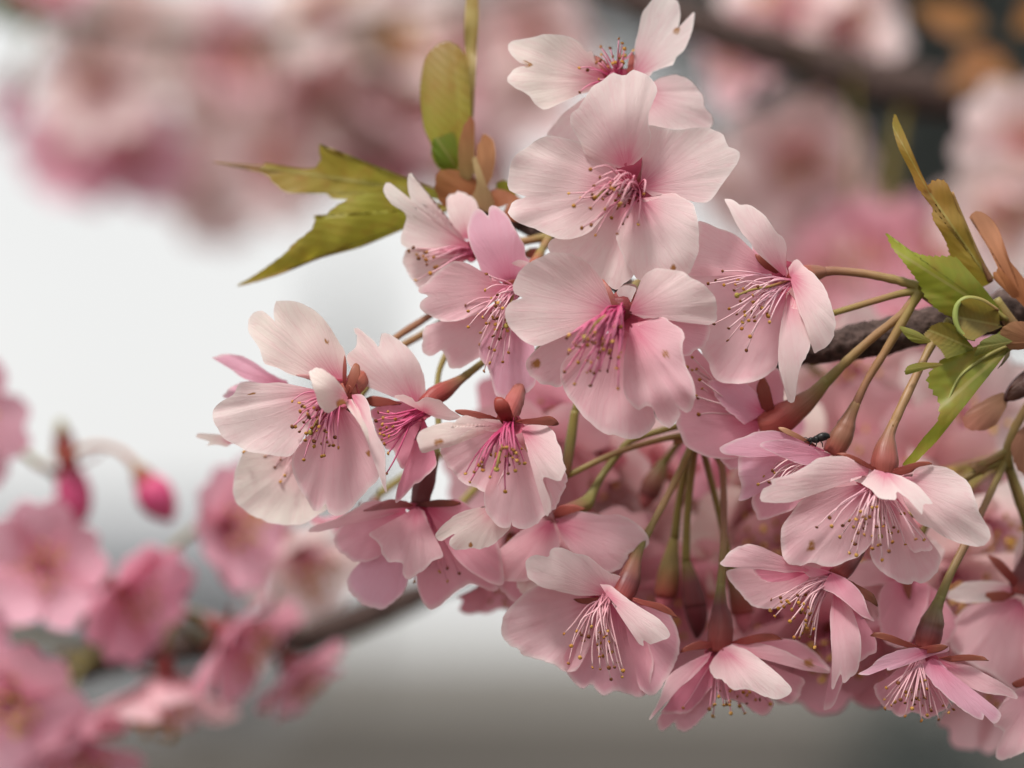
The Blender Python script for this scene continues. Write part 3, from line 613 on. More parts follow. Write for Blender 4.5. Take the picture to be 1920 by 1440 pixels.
# topmost blossom, behind the big open one
b = Blossom('white topmost blossom with notched petals and red calyx, behind the wide open one', (950, 560), C1, -140)
b.petal((870, 560), [(830, 610), (760, 640), (690, 650), (600, 690), (540, 710), (455, 755), (380, 705), (330, 640), (240, 600), (178, 548), (230, 482), (300, 458), (345, 458), (270, 430), (205, 370), (185, 320), (220, 282), (300, 272), (370, 268), (440, 240), (560, 243), (640, 268), (695, 310), (740, 365), (775, 350), (785, 395), (800, 460), (850, 520)], CREAM, z=30, bow=.10, cup=.18, dz=10)
b.petal((1060, 530), [(1075, 440), (1075, 330), (1100, 220), (1130, 90), (1200, 0), (1280, -25), (1350, 0), (1385, 60), (1390, 130), (1373, 205), (1420, 130), (1472, 72), (1478, 150), (1450, 260), (1400, 350), (1355, 395), (1350, 440), (1328, 475), (1250, 455), (1200, 490), (1165, 535), (1110, 560)], WHITE, z=-40, bow=.08, cup=.3, dz=-5)
b.petal((1100, 640), [(1180, 590), (1230, 550), (1290, 530), (1350, 520), (1430, 540), (1510, 610), (1550, 700), (1560, 750), (1610, 810), (1590, 890), (1400, 900), (1200, 890), (1130, 800)], PALE, z=-20, bow=.1, cup=.1, dz=-10)
b.petal((850, 680), [(720, 680), (650, 735), (580, 790), (500, 880), (465, 945), (560, 965), (640, 1005), (700, 1020), (800, 920)], PALE, z=-20, dz=-10)
b.petal((890, 540), [(800, 570), (730, 520), (700, 470), (720, 420), (770, 385), (830, 420), (870, 480)], PINKP, z=-30, cup=.4, dz=-10)
b.sepal((900, 530), [(870, 530), (825, 470), (785, 395), (840, 405), (895, 450), (925, 510)], z=-20, dz=-4)
b.sepal((1030, 520), [(1010, 500), (1020, 420), (1040, 365), (1080, 410), (1092, 470), (1060, 520)], z=-20, dz=-4)
b.throat((960, 560), 30, sq=(1.3, .8))
b.stamens((955, 560), [(835, 325), (900, 335), (960, 270), (985, 300), (1000, 340), (985, 390), (690, 440), (688, 470), (745, 485), (840, 380), (965, 400), (990, 435), (980, 470), (835, 505), (955, 430), (1060, 350), (825, 550), (690, 640), (920, 440)], z1=30, bend=(0, -6), cols=(FILD, FILD, FILP))
b.calyx([(1160, 160, -150, 20), (1172, 215, -190, 18), (1180, 270, -215, 9)]); b.pedicel([(1180, 270, -215, 8), (1170, 380, -250, 7), (1120, 480, -260, 8)])

# wide open blossom facing the camera
b = Blossom('wide open pale blossom facing outward, curled pink filaments, one petal arching up', (1060, 560), C2, 0)
b.petal((1010, 1150), [(960, 1165), (880, 1135), (780, 1090), (722, 1050), (690, 970), (640, 880), (628, 830), (640, 770), (720, 700), (760, 640), (810, 580), (880, 530), (930, 505), (1000, 528), (1060, 480), (1120, 490), (1180, 540), (1240, 640), (1190, 690), (1155, 770), (1160, 850), (1185, 930), (1170, 1010), (1120, 1090), (1060, 1140)], PALE, z=15, bow=.16, cup=-.25, C=C1, dz=22)
b.petal((980, 560), [(990, 490), (930, 410), (850, 330), (700, 255), (580, 225), (500, 210), (400, 225), (330, 270), (240, 350), (205, 450), (195, 530), (220, 590), (312, 625), (230, 650), (200, 700), (190, 740), (260, 800), (400, 850), (500, 895), (590, 915), (680, 900), (760, 860), (830, 780), (920, 680)], PALE, z=20, bow=.05, cup=.15, dz=5)
b.petal((1110, 560), [(1120, 480), (1130, 400), (1140, 300), (1120, 190), (1160, 135), (1300, 145), (1400, 155), (1500, 150), (1600, 155), (1680, 190), (1705, 260), (1715, 282), (1795, 310), (1785, 380), (1720, 470), (1660, 550), (1620, 620), (1560, 665), (1480, 670), (1400, 630), (1330, 605), (1200, 625)], PALE, z=-10, bow=.07, cup=.12, dz=0)
b.petal((1090, 640), [(1140, 660), (1200, 645), (1260, 612), (1340, 605), (1430, 645), (1480, 690), (1512, 790), (1520, 900), (1500, 1020), (1440, 1165), (1300, 1200), (1180, 1215), (1100, 1200), (1040, 1120), (985, 1020), (950, 930), (955, 860), (1010, 740)], PALE, z=10, bow=.14, cup=-.15, dz=6)
b.petal((1040, 660), [(840, 640), (720, 800), (620, 890), (480, 900), (470, 960), (490, 1020), (600, 1080), (710, 1140), (800, 1200), (870, 1240), (940, 1272), (1000, 1220), (1060, 1160), (1100, 1100), (1090, 900)], PALE, z=-15, bow=.03, cup=.1, dz=-6)
b.sepal((1090, 520), [(1080, 500), (1110, 430), (1160, 380), (1210, 420), (1190, 500), (1130, 540)], z=-10, dz=-6, c=(RED, (.6, .3, .28)))
b.throat((1060, 520), 46, sq=(1., 1.1), dz=-10)
b.stamens((1080, 590), [(765, 435), (830, 490), (790, 548), (835, 585), (905, 535), (615, 600), (695, 632), (650, 687), (775, 628), (765, 705), (865, 710), (910, 770), (800, 890), (705, 840), (770, 820), (950, 880), (990, 810), (1095, 815), (1135, 605), (940, 650), (985, 630), (950, 700), (1010, 610), (960, 690), (850, 640), (880, 600), (1000, 560), (960, 610), (930, 580)], z1=95, bend=(6, -18), stigma=(815, 625), r=2.0, dense=.35, cols=((.48, .04, .13), (.68, .20, .30), (.84, .52, .55)))
b.calyx([(1180, 358, -12, 22), (1188, 375, -60, 22), (1190, 390, -110, 15), (1190, 400, -140, 9)]); b.pedicel([(1190, 400, -140, 8), (1215, 450, -200, 7), (1260, 560, -250, 7)])

# central drooping-faced blossom
b = Blossom('big central blossom with crimson throat and rose filaments hanging forward', (960, 560), C3, 45)
b.petal((930, 540), [(890, 440), (845, 320), (800, 260), (740, 190), (660, 145), (570, 125), (480, 135), (380, 170), (300, 230), (255, 290), (222, 350), (240, 410), (292, 435), (220, 460), (185, 510), (185, 570), (215, 640), (260, 690), (330, 750), (420, 780), (520, 740), (640, 660), (800, 590)], PALE, z=25, bow=-.06, cup=.22, dz=0)
b.petal((1030, 540), [(1060, 460), (1095, 380), (1120, 310), (1180, 255), (1260, 240), (1350, 250), (1440, 285), (1540, 340), (1600, 400), (1640, 470), (1645, 530), (1630, 600), (1580, 620), (1480, 610), (1380, 600), (1250, 575), (1130, 580)], PALE, z=10, bow=.08, cup=-.2, dz=0)
b.petal((1080, 590), [(1200, 560), (1400, 605), (1580, 622), (1595, 670), (1560, 760), (1480, 810), (1405, 838), (1250, 740), (1150, 660)], PINK, z=-30, dz=-10)
b.petal((1040, 620), [(1100, 630), (1180, 590), (1260, 575), (1330, 620), (1390, 660), (1415, 720), (1395, 800), (1420, 900), (1470, 1000), (1490, 1100), (1470, 1190), (1430, 1235), (1352, 1185), (1395, 1230), (1360, 1300), (1310, 1340), (1240, 1290), (1200, 1200), (1165, 1190), (1105, 1222), (1040, 1160), (1000, 1080), (1000, 900), (1020, 740)], PINKP, z=30, bow=.16, cup=-.2, dz=8, amp=.045)
b.petal((970, 640), [(880, 720), (700, 770), (620, 830), (570, 900), (560, 980), (590, 1080), (640, 1160), (720, 1260), (800, 1340), (900, 1375), (980, 1405), (1070, 1410), (1140, 1380), (1190, 1330), (1210, 1280), (1190, 1200), (1170, 950), (1090, 720)], PINKP, z=0, bow=-.08, cup=.2, dz=-4)  # pinker tint paints in the shade on these lower petals
b.petal((900, 620), [(800, 560), (560, 640), (420, 770), (330, 860), (320, 910), (360, 980), (440, 1035), (520, 1055), (585, 1055), (640, 920), (800, 760)], PINKP, z=-40, dz=-12)
b.petal((1000, 490), [(970, 440), (945, 405), (965, 370), (1010, 350), (1060, 360), (1082, 372), (1062, 420), (1042, 472)], WHITE, z=-10, cup=.4, dz=-10, crinkle=.6)
b.sepal((940, 530), [(900, 500), (830, 420), (805, 330), (850, 310), (910, 370), (955, 460), (975, 510)], z=-25, dz=-3, c=(RED, (.55, .2, .16)))
b.sepal((1030, 530), [(1010, 500), (1040, 430), (1085, 400), (1095, 460), (1070, 530)], z=-25, dz=-3)
b.throat((980, 570), 38, sq=(1.1, 1.), dz=-10)
b.stamens((970, 520), [(600, 715), (615, 695), (665, 770), (745, 765), (785, 750), (845, 765), (610, 825), (820, 855), (905, 855), (680, 885), (768, 885), (585, 950), (740, 955), (790, 960), (883, 945), (655, 1035), (765, 1045), (955, 1065), (970, 815), (860, 750), (780, 700), (760, 675), (975, 640), (650, 750), (620, 800), (720, 740), (820, 690), (900, 800), (960, 850), (700, 690)], z1=110, bend=(4, -16), stigma=(728, 712), r=2.0, dense=.8, cols=((.42, .02, .10), (.58, .08, .20), (.74, .26, .38)))
b.calyx([(1160, 582, 38, 24), (1172, 565, -10, 24), (1180, 550, -70, 19), (1185, 548, -120, 9)], ((.24, .035, .04), RED, ORANGE, OLIVE)); b.pedicel([(1185, 548, -120, 8), (1200, 530, -170, 8), (1250, 570, -245, 8)])

# blossom in profile, facing left
b = Blossom('blossom seen from the side on a short arched stalk, long filaments fanning', (800, 680), C4, -45)
b.petal((720, 640), [(600, 560), (555, 530), (562, 430), (520, 350), (440, 305), (340, 290), (270, 265), (195, 262), (178, 320), (150, 420), (130, 520), (90, 650), (250, 660), (450, 640), (620, 640)], PINKP, z=15, bow=.03, cup=.2, dz=-10)
b.petal((800, 720), [(640, 650), (400, 630), (150, 600), (100, 760), (150, 1000), (200, 1190), (255, 1260), (268, 1310), (310, 1370), (420, 1395), (520, 1395), (620, 1360), (690, 1310), (735, 1258), (748, 1100), (770, 900)], PINKP, z=-5, bow=-.1, cup=.22, dz=-6)
b.petal((790, 670), [(720, 600), (600, 500), (545, 420), (470, 330), (400, 190), (365, 122), (440, 140), (470, 165), (560, 175), (640, 240), (710, 340), (770, 400), (790, 460), (785, 560), (805, 630)], PALE, z=30, bow=.22, cup=-.3, roll=-.35, dz=6)
b.petal((700, 640), [(600, 560), (560, 470), (575, 360), (640, 420), (700, 500), (760, 590)], PINK, z=-10, dz=-8)
b.petal((815, 660), [(805, 600), (860, 540), (940, 610), (1020, 690), (1070, 770), (1110, 880), (1130, 980), (1110, 1090), (1050, 1160), (955, 1190), (962, 1080), (930, 960), (880, 890), (840, 760)], PALE, z=40, bow=.18, cup=-.3, dz=10)
b.petal((805, 760), [(825, 880), (880, 890), (930, 930), (962, 1020), (960, 1110), (930, 1200), (880, 1300), (862, 1400), (845, 1530), (805, 1525), (780, 1420), (742, 1260), (745, 1100), (770, 900)], PALE, z=20, bow=.2, cup=-.5, dz=6)
b.sepal((720, 640), [(640, 610), (590, 560), (575, 510), (640, 520), (700, 560), (750, 620)], z=0, dz=2, c=(RED, ORANGE))
b.throat((770, 660), 26, sq=(.9, 1.2))
b.stamens((800, 700), [(350, 622), (302, 685), (250, 708), (360, 718), (440, 715), (458, 688), (430, 755), (495, 745), (475, 830), (570, 870), (620, 880), (505, 928), (570, 940), (573, 968), (488, 975), (483, 1020), (392, 1018), (290, 988), (540, 1075), (385, 1102), (515, 1170), (675, 975), (640, 800), (595, 730), (560, 790)], z1=60, z0=8, bend=(0, -8), stigma=(450, 790), cols=((.70, .16, .28), (.82, .48, .56), FILW))
b.calyx([(1482, 525, -50, 16), (1510, 517, -62, 20), (1530, 512, -68, 15), (1548, 509, -70, 9)], (RED, RED, BROWN, BROWN)); b.pedicel([(1540, 510, -70, 10), (1565, 508, -72, 8.5), (1620, 513, -74, 8), (1680, 525, -72, 8.5), (1724, 538, -70, 10)], (BROWN, TAN, OLIVE))

# pair at the left of the centre
b = Blossom('soft blossom with two finger like curled petal lobes, beside the green leaf', (950, 690), C5, -190)
b.petal((930, 660), [(860, 590), (760, 520), (700, 400), (640, 320), (560, 285), (520, 290), (490, 270), (448, 200), (435, 60), (415, 10), (392, 20), (385, 120), (405, 220), (455, 325), (360, 240), (270, 130), (215, 95), (180, 130), (190, 210), (250, 290), (350, 350), (368, 420), (350, 480), (320, 580), (340, 640), (400, 670), (600, 650), (820, 660)], WHITE, z=20, bow=.05, cup=.15, star=False)
b.petal((950, 720), [(800, 680), (500, 650), (380, 680), (355, 760), (370, 840), (420, 930), (490, 1010), (600, 980), (720, 880), (860, 790)], PALE, z=0, bow=-.05)
b.petal((900, 600), [(810, 540), (750, 440), (720, 300), (730, 220), (790, 182), (860, 190), (940, 230), (985, 290), (990, 400), (950, 540)], PALE, z=-30, cup=.3, dz=-10)
b.throat((930, 690), 20)
b.stamens((930, 700), [(395, 690), (435, 660), (465, 720), (530, 700), (550, 770), (550, 805), (580, 880), (620, 830), (640, 820), (455, 940), (480, 750)], z1=45, bend=(0, -3), cols=(FILD, FILP, FILW))
b.calyx([(888, 470, -200, 16), (915, 466, -225, 18), (945, 458, -240, 9)]); b.pedicel([(945, 458, -240, 8), (985, 452, -235, 8), (1030, 443, -235, 9)], (OLIVE, TAN, OLIVE))
b = Blossom('pink blossom facing left, half hidden by the big central one, tall notched petal', (1290, 1010), C5, -95)
b.petal((1270, 980), [(1180, 950), (1050, 900), (985, 790), (930, 640), (900, 530), (920, 420), (950, 350), (985, 325), (1030, 345), (1075, 382), (1075, 320), (1120, 305), (1180, 340), (1250, 410), (1310, 510), (1370, 620), (1400, 720), (1425, 780), (1390, 880), (1330, 950)], LILAC, z=-10, bow=.10, cup=-.1, dz=-8)
b.petal((1270, 1010), [(1110, 960), (1000, 840), (930, 780), (860, 765), (760, 790), (650, 860), (560, 940), (480, 1010), (490, 1050), (572, 1070), (500, 1120), (490, 1180), (560, 1230), (700, 1290), (850, 1270), (1000, 1210), (1160, 1090)], PINKP, z=20, bow=.06, cup=.15)
b.petal((955, 565), [(890, 600), (830, 600), (790, 580), (787, 640), (800, 665), (812, 668), (827, 657), (845, 688), (865, 688), (885, 678), (905, 665), (950, 620)], PINKP, z=-20, C=PXC, dz=-12)
b.petal((968, 570), [(940, 600), (905, 640), (900, 670), (916, 692), (931, 742), (960, 752), (990, 735), (1003, 715), (1000, 640)], LILAC, z=10, C=PXC)
b.petal((1390, 840), [(1360, 830), (1280, 795), (1340, 765), (1420, 785), (1410, 830)], WHITE, z=20, dz=6, crinkle=.8)
b.sepal((1290, 985), [(1250, 990), (1200, 955), (1260, 940), (1320, 930), (1340, 970)], z=0, dz=4, c=(RED, ORANGE))
b.throat((1290, 1000), 24)
b.stamens((1310, 1010), [(1060, 885), (1050, 1025), (1105, 1097), (1155, 1065), (1143, 1130), (905, 1205), (990, 1235), (1105, 1220), (1115, 1255), (1155, 1265), (905, 1340), (1060, 1310), (1145, 1365), (1010, 1390), (1240, 1370), (1200, 1180), (1220, 1275), (880, 1155), (1130, 1540), (1000, 1490), (1090, 1650), (1200, 1640), (1250, 1560), (1040, 1720)], z1=55, bend=(0, -5), stigma=(1230, 1330), cols=((.72, .2, .32), FILP, FILW))
b.calyx([(962, 545, -105, 16), (985, 520, -140, 18), (1005, 490, -175, 11), (1015, 470, -200, 8)], (RED, RED, ORANGE, OLIVE)); b.pedicel([(1012, 475, -195, 8), (1022, 458, -215, 8), (1030, 445, -235, 9)])

# far left pair
b = Blossom('cream blossom with a curled brown edged petal over its filaments', (980, 760), C6, -15)
b.petal((960, 680), [(870, 630), (640, 610), (520, 530), (430, 540), (420, 480), (380, 390), (325, 310), (320, 230), (350, 170), (420, 155), (470, 190), (502, 242), (485, 170), (500, 100), (540, 92), (640, 100), (740, 140), (830, 210), (890, 290), (940, 370), (985, 450), (985, 560)], CREAM, z=-35, bow=.06, cup=.15, dz=-12)
b.petal((860, 720), [(700, 690), (540, 660), (400, 670), (320, 650), (250, 680), (220, 740), (130, 790), (90, 830), (65, 880), (90, 960), (150, 1040), (260, 1100), (330, 1130), (450, 1150), (600, 1160), (700, 1020), (800, 850)], PALE, z=10, bow=.05, cup=.12, dz=-6)
b.petal((628, 755), [(600, 800), (560, 830), (548, 860), (556, 900), (576, 937), (590, 956), (601, 958), (610, 945), (616, 960), (628, 968), (644, 964), (668, 942), (690, 915), (710, 893), (712, 850), (680, 790)], PINKP, z=-5, bow=-.08, cup=.22, C=PXC)
b.petal((1030, 740), [(1060, 735), (1110, 740), (1150, 800), (1170, 900), (1200, 1010), (1250, 1100), (1264, 1200), (1257, 1290), (1230, 1430), (1205, 1410), (1215, 1290), (1180, 1150), (1130, 1000), (1090, 850)], PALE, z=45, bow=.15, cup=-.2, roll=.5, dz=8)
b.petal((1010, 770), [(970, 690), (900, 610), (830, 565), (780, 552), (742, 580), (760, 660), (785, 760), (830, 840), (880, 868), (930, 822), (985, 800)], CREAM, z=45, bow=.30, cup=-.5, dz=60)
b.petal((1010, 770), [(985, 800), (1020, 850), (1060, 900), (1110, 980), (1152, 1090), (1140, 980), (1080, 860), (1035, 770)], CREAM, z=30, bow=.2, cup=-.4, dz=60, crinkle=.6)
b.sepal((1010, 730), [(980, 680), (1010, 580), (1050, 520), (1090, 545), (1095, 600), (1060, 680), (1035, 730)], z=-10, dz=2, c=((.34, .07, .05), (.40, .15, .09)))
b.sepal((985, 690), [(965, 650), (970, 540), (985, 465), (1000, 540), (995, 660)], z=-5, dz=2)
b.sepal((900, 690), [(850, 690), (740, 640), (640, 610), (740, 600), (860, 620), (930, 660)], z=-10, dz=-4, c=(RED, (.6, .3, .3)))
b.throat((950, 730), 30, sq=(1.3, 1))
b.stamens((950, 745), [(620, 785), (670, 795), (705, 825), (620, 960), (670, 995), (710, 1055), (770, 1060), (825, 1080), (865, 1065), (905, 1090), (940, 1105), (825, 1165), (842, 1160), (700, 1190), (805, 960), (790, 990), (640, 960), (675, 855), (740, 900), (770, 830), (700, 930), (860, 1000)], z1=55, bend=(-5, -6), stigma=(745, 1000), dense=.8, cols=((.50, .06, .16), (.64, .16, .28), (.78, .36, .46)))
b.calyx([(648, 738, -20, 20), (668, 718, -60, 20), (685, 700, -110, 16), (700, 690, -150, 8)], ((.36, .10, .07), ORANGE, RED, OLIVE)); b.pedicel([(700, 690, -150, 7), (735, 640, -200, 7), (790, 602, -235, 7), (880, 545, -260, 7), (1000, 470, -255, 8)], (TAN, BROWN, TAN))
b = Blossom('cream and pink blossom turned away, mostly hidden behind the brown-edged one', (560, 820), PXC, -185)
b.petal((620, 710), [(560, 665), (470, 672), (370, 650), (280, 620), (180, 550), (90, 500), (70, 480), (130, 462), (260, 470), (360, 520), (460, 590), (580, 640)], LILAC, z=10, C=C6, dz=0)
b.petal((560, 745), [(520, 765), (470, 762), (430, 748), (418, 742), (440, 722), (470, 716), (520, 730)], LILAC, z=10, dz=-10)
b.petal((585, 845), [(540, 835), (490, 838), (455, 850), (442, 880), (437, 915), (450, 950), (480, 970), (520, 982), (560, 982), (595, 965), (630, 940), (620, 880)], CREAM, z=20, bow=.05)
b.petal((440, 828), [(425, 838), (400, 832), (385, 838), (392, 828), (368, 820), (372, 813), (410, 815), (430, 818)], CREAM, z=10, crinkle=.4)
b.stamens((565, 835), [(490, 1195), (540, 1235), (500, 1245), (570, 1300), (540, 1340), (285, 1135)][:0] or [(513, 864), (526, 874), (515, 877), (534, 892), (526, 903), (457, 847)], z1=30, cols=(FILP, FILW, FILW))
b.calyx([(590, 800, -190, 18), (640, 770, -215, 16), (670, 750, -230, 8)]); b.pedicel([(670, 750, -230, 7), (740, 660, -250, 7), (795, 625, -260, 7), (900, 560, -260, 7)])

b = Blossom('narrow blossom with deep crimson throat squeezed between two others, green-brown calyx behind', (1500, 850), C6, -70)
b.petal((1480, 820), [(1340, 745), (1200, 680), (1080, 690), (1030, 560), (1000, 470), (1060, 400), (1070, 330), (1045, 290), (1080, 280), (1130, 320), (1190, 370), (1216, 416), (1225, 350), (1240, 315), (1300, 325), (1380, 380), (1460, 460), (1510, 560), (1540, 670), (1550, 760), (1520, 810)], PALE, z=-10, bow=.1, cup=-.1, dz=-8)
b.petal((1530, 860), [(1440, 810), (1350, 775), (1335, 740), (1400, 740), (1450, 760), (1480, 790), (1550, 755), (1640, 780), (1700, 830), (1790, 890), (1720, 915), (1620, 900)], PALE, z=40, bow=.15, dz=12)
b.petal((1520, 850), [(1450, 780), (1300, 790), (1160, 850), (1180, 950), (1230, 1060), (1270, 1110), (1320, 1120), (1340, 1180), (1380, 1250), (1480, 1200), (1500, 1050), (1540, 950)], DEEP, z=-10, bow=-.1, cup=.2, dz=-6)
b.petal((1530, 900), [(1490, 1000), (1490, 1150), (1400, 1270), (1270, 1320), (1250, 1450), (1400, 1400), (1550, 1300), (1612, 1220), (1592, 1100), (1565, 980)], DEEP, z=10, bow=.05, dz=-4)
b.sepal((1380, 800), [(1330, 810), (1180, 830), (1110, 780), (1180, 740), (1290, 760)], z=-10, dz=0, c=((.34, .06, .05), (.33, .10, .065)))
b.throat((1515, 850), 20)
b.stamens((1520, 850), [(1245, 945), (1230, 1010), (1240, 1050), (1260, 1080), (1285, 1145), (1272, 1285), (1200, 920), (1255, 1020), (1215, 860), (1230, 980), (1300, 1000), (1320, 960), (1250, 900)], z1=35, bend=(0, 4), cols=((.55, .04, .15), (.68, .12, .26), (.72, .2, .34)), r=1.9)
b.calyx([(796, 760, -72, 15), (812, 744, -85, 18), (836, 730, -100, 17), (858, 715, -118, 10), (880, 700, -135, 7)], (RED, RED, BROWN, OLIVE)); b.pedicel([(872, 705, -128, 8), (892, 690, -145, 7), (930, 660, -180, 7), (1000, 610, -225, 7), (1100, 510, -255, 8)], (OLIVE, GREENB, TAN))

# blossom with the raised red sepals
b = Blossom('nodding blossom with raised red sepals and one curled cream petal spotted brown', (1430, 270), C7, 0)
b.petal((1420, 290), [(1400, 335), (1300, 325), (1210, 305), (1110, 370), (1060, 430), (960, 450), (860, 480), (830, 450), (820, 380), (850, 320), (950, 280), (1050, 262), (1055, 305), (1100, 235), (1160, 215), (1210, 240), (1300, 240), (1390, 250)], CREAM, z=45, bow=.14, cup=-.5, dz=22, star=False)
b.petal((1430, 310), [(1350, 325), (1230, 320), (1120, 380), (990, 440), (1010, 520), (1060, 600), (1140, 680), (1280, 740), (1330, 770), (1420, 600)], PINKP, z=-15, bow=-.08, cup=.2, dz=-6)
b.petal((1460, 320), [(1390, 500), (1310, 680), (1285, 800), (1300, 880), (1350, 960), (1400, 1000), (1465, 990), (1476, 945), (1482, 990), (1540, 1010), (1610, 990), (1680, 930), (1725, 900), (1750, 800), (1690, 640), (1560, 450)], PINKP, z=5, bow=-.08, cup=.2, dz=-2)
b.petal((1540, 310), [(1570, 295), (1620, 268), (1700, 280), (1760, 330), (1800, 420), (1830, 520), (1840, 620), (1800, 672), (1700, 648), (1678, 680), (1720, 720), (1757, 790), (1752, 860), (1715, 917), (1680, 900), (1665, 800), (1635, 650), (1590, 450)], PALE, z=35, bow=.16, cup=-.2, dz=8, amp=.04)
b.petal((1620, 500), [(1750, 480), (1838, 560), (1857, 660), (1810, 800), (1740, 890), (1690, 750)], PINKP, z=-20, dz=-8)
b.petal((1400, 820), [(1280, 860), (1150, 870), (1020, 960), (955, 1030), (950, 1060), (990, 1090), (1050, 1050), (1085, 1038), (1040, 1080), (1040, 1120), (1080, 1150), (1180, 1140), (1310, 1130), (1400, 1060), (1470, 980)], CREAM, z=0, dz=-45)
b.sepal((1440, 260), [(1400, 250), (1345, 185), (1345, 110), (1400, 92), (1460, 130), (1490, 200), (1500, 250)], z=15, dz=28, c=((.30, .035, .035), (.38, .07, .05)), bow=.3)
b.sepal((1500, 265), [(1530, 240), (1640, 230), (1730, 213), (1780, 240), (1800, 285), (1750, 303), (1680, 283), (1590, 285)], z=0, dz=16, c=((.30, .045, .04), (.34, .11, .075)), bow=.2)
b.sepal((1380, 245), [(1340, 222), (1250, 190), (1150, 172), (1080, 182), (1120, 217), (1220, 242), (1330, 252)], z=-5, dz=8, c=(RED, (.40, .12, .09)))
b.throat((1450, 290), 26, sq=(1.2, .8))
b.stamens((1455, 260), [(1155, 620), (1185, 680), (1215, 610), (1275, 575), (1325, 645), (1330, 490), (1440, 440), (1430, 745), (1450, 620), (1500, 600), (1530, 550), (1565, 550), (1480, 480), (1435, 500), (1390, 540), (1490, 460), (1475, 490), (1540, 450), (1505, 480), (1270, 540), (1455, 560), (1520, 500)], z1=65, z0=8, bend=(-3, -8), stigma=(1370, 590), r=2.0, dense=.8, cols=((.40, .02, .09), (.55, .07, .18), (.72, .24, .36)))
b.calyx([(948, 790, -5, 19), (955, 772, -25, 20), (965, 750, -50, 18), (975, 725, -80, 12), (985, 700, -110, 8)], (RED, (.36, .10, .09), (.36, .13, .10), OLIVE)); b.pedicel([(980, 712, -95, 8), (1000, 670, -150, 7), (1060, 590, -230, 7), (1130, 510, -262, 7)])

# hanging blossom, lower left
b = Blossom('hanging pink blossom with dark red calyx on top, below the cream one', (788, 940), PXC, -145)
b.petal((820, 850), [(740, 900), (600, 980), (475, 1030), (560, 1110), (580, 1180), (640, 1230), (720, 1240), (718, 1320), (770, 1342), (850, 1290), (930, 1230), (990, 1190), (980, 1140), (910, 1000), (870, 880)], PINKP, z=40, bow=.1, cup=-.15, C=C7, dz=18)
b.petal((770, 860), [(640, 830), (500, 810), (380, 870), (250, 940), (90, 990), (65, 1040), (120, 1050), (150, 1050), (200, 1010), (300, 960), (450, 930), (620, 910)], PINKP, z=10, C=C7, dz=6)
b.petal((760, 870), [(620, 880), (400, 920), (280, 1000), (245, 1060), (260, 1130), (330, 1200), (400, 1230), (560, 1190), (640, 1050)], PINK, z=-10, C=C7)
b.petal((775, 955), [(715, 1030), (650, 1060), (645, 1085), (660, 1115), (690, 1138), (720, 1140), (755, 1110), (770, 1060)], LILAC, z=-30, dz=-12)
b.petal((800, 950), [(780, 1060), (790, 1120), (810, 1142), (840, 1122), (880, 1095), (930, 1108), (938, 1060), (900, 1000), (850, 960)], PINK, z=-35, dz=-14)
b.petal((795, 945), [(830, 938), (865, 940), (920, 990), (944, 1060), (940, 1095), (905, 1085), (860, 1050), (820, 990)], PINK, z=10, dz=0)
b.sepal((800, 840), [(860, 815), (960, 795), (1060, 800), (1125, 825), (1080, 850), (960, 855), (860, 850)], z=10, dz=10, C=C7, c=(MAROON, ORANGE))
b.sepal((800, 840), [(740, 800), (620, 790), (500, 850), (440, 890), (520, 890), (640, 860), (760, 860)], z=15, dz=12, C=C7, c=(RED, (.6, .25, .28)))
b.throat((790, 950), 20, sq=(1.3, .7))
b.stamens((800, 960), [(693, 1041), (706, 1033), (747, 1068), (815, 1054), (815, 1071), (824, 1072), (798, 1071), (839, 1065), (861, 1075), (839, 1090), (777, 1090), (796, 1069)], z1=-15, bend=(0, 0), cols=(FILD, FILP, FILP))
b.calyx([(788, 945, -148, 17), (792, 920, -150, 20), (800, 895, -152, 19), (812, 870, -155, 10), (820, 845, -158, 6)], (MAROON, MAROON, MAROON, GREENB)); b.pedicel([(816, 858, -156, 7), (822, 800, -175, 6), (825, 690, -215, 6), (900, 560, -262, 6)], (GREENB, OLIVE, TAN))

# the one behind the folded one, bottom centre
b = Blossom('pink blossom turned away with one long petal reaching right, red sepal at its neck', (530, 560), C8, -150)
b.petal((520, 580), [(545, 530), (650, 512), (760, 525), (860, 545), (960, 540), (1060, 580), (1130, 640), (1168, 700), (1150, 765), (1050, 795), (1020, 850), (940, 930), (850, 920), (700, 840), (580, 720)], PINKP, z=25, bow=.12, cup=-.2, dz=6)
b.petal((500, 580), [(420, 570), (300, 640), (180, 740), (110, 820), (120, 950), (200, 1000), (330, 990), (520, 850), (550, 700)], PINKP, z=10, bow=.06)
b.petal((460, 640), [(250, 720), (110, 820), (50, 900), (100, 1000), (240, 1145), (330, 1090), (420, 1040), (440, 850)], PINK, z=-20, dz=-10)
b.petal((380, 880), [(300, 880), (255, 960), (265, 1060), (320, 1090), (400, 1040), (410, 960)], CREAM, z=10, dz=0)
b.sepal((520, 560), [(505, 520), (545, 460), (640, 460), (710, 490), (738, 518), (650, 518), (555, 560)], z=10, dz=12, c=(RED, (.55, .16, .12)))
b.sepal((400, 590), [(440, 560), (330, 620), (240, 620), (320, 590)], z=0, dz=0, c=(MAROON, RED))
b.calyx([(1045, 968, -158, 15), (1075, 955, -175, 16), (1100, 942, -190, 14), (1115, 915, -205, 8)], (RED, BROWN, GREENB, GREENB)); b.pedicel([(1108, 930, -198, 9), (1130, 890, -215, 7), (1160, 850, -225, 7), (1185, 825, -230, 7), (1300, 790, -240, 7)], (GREENB, OLIVE, OLIVE))

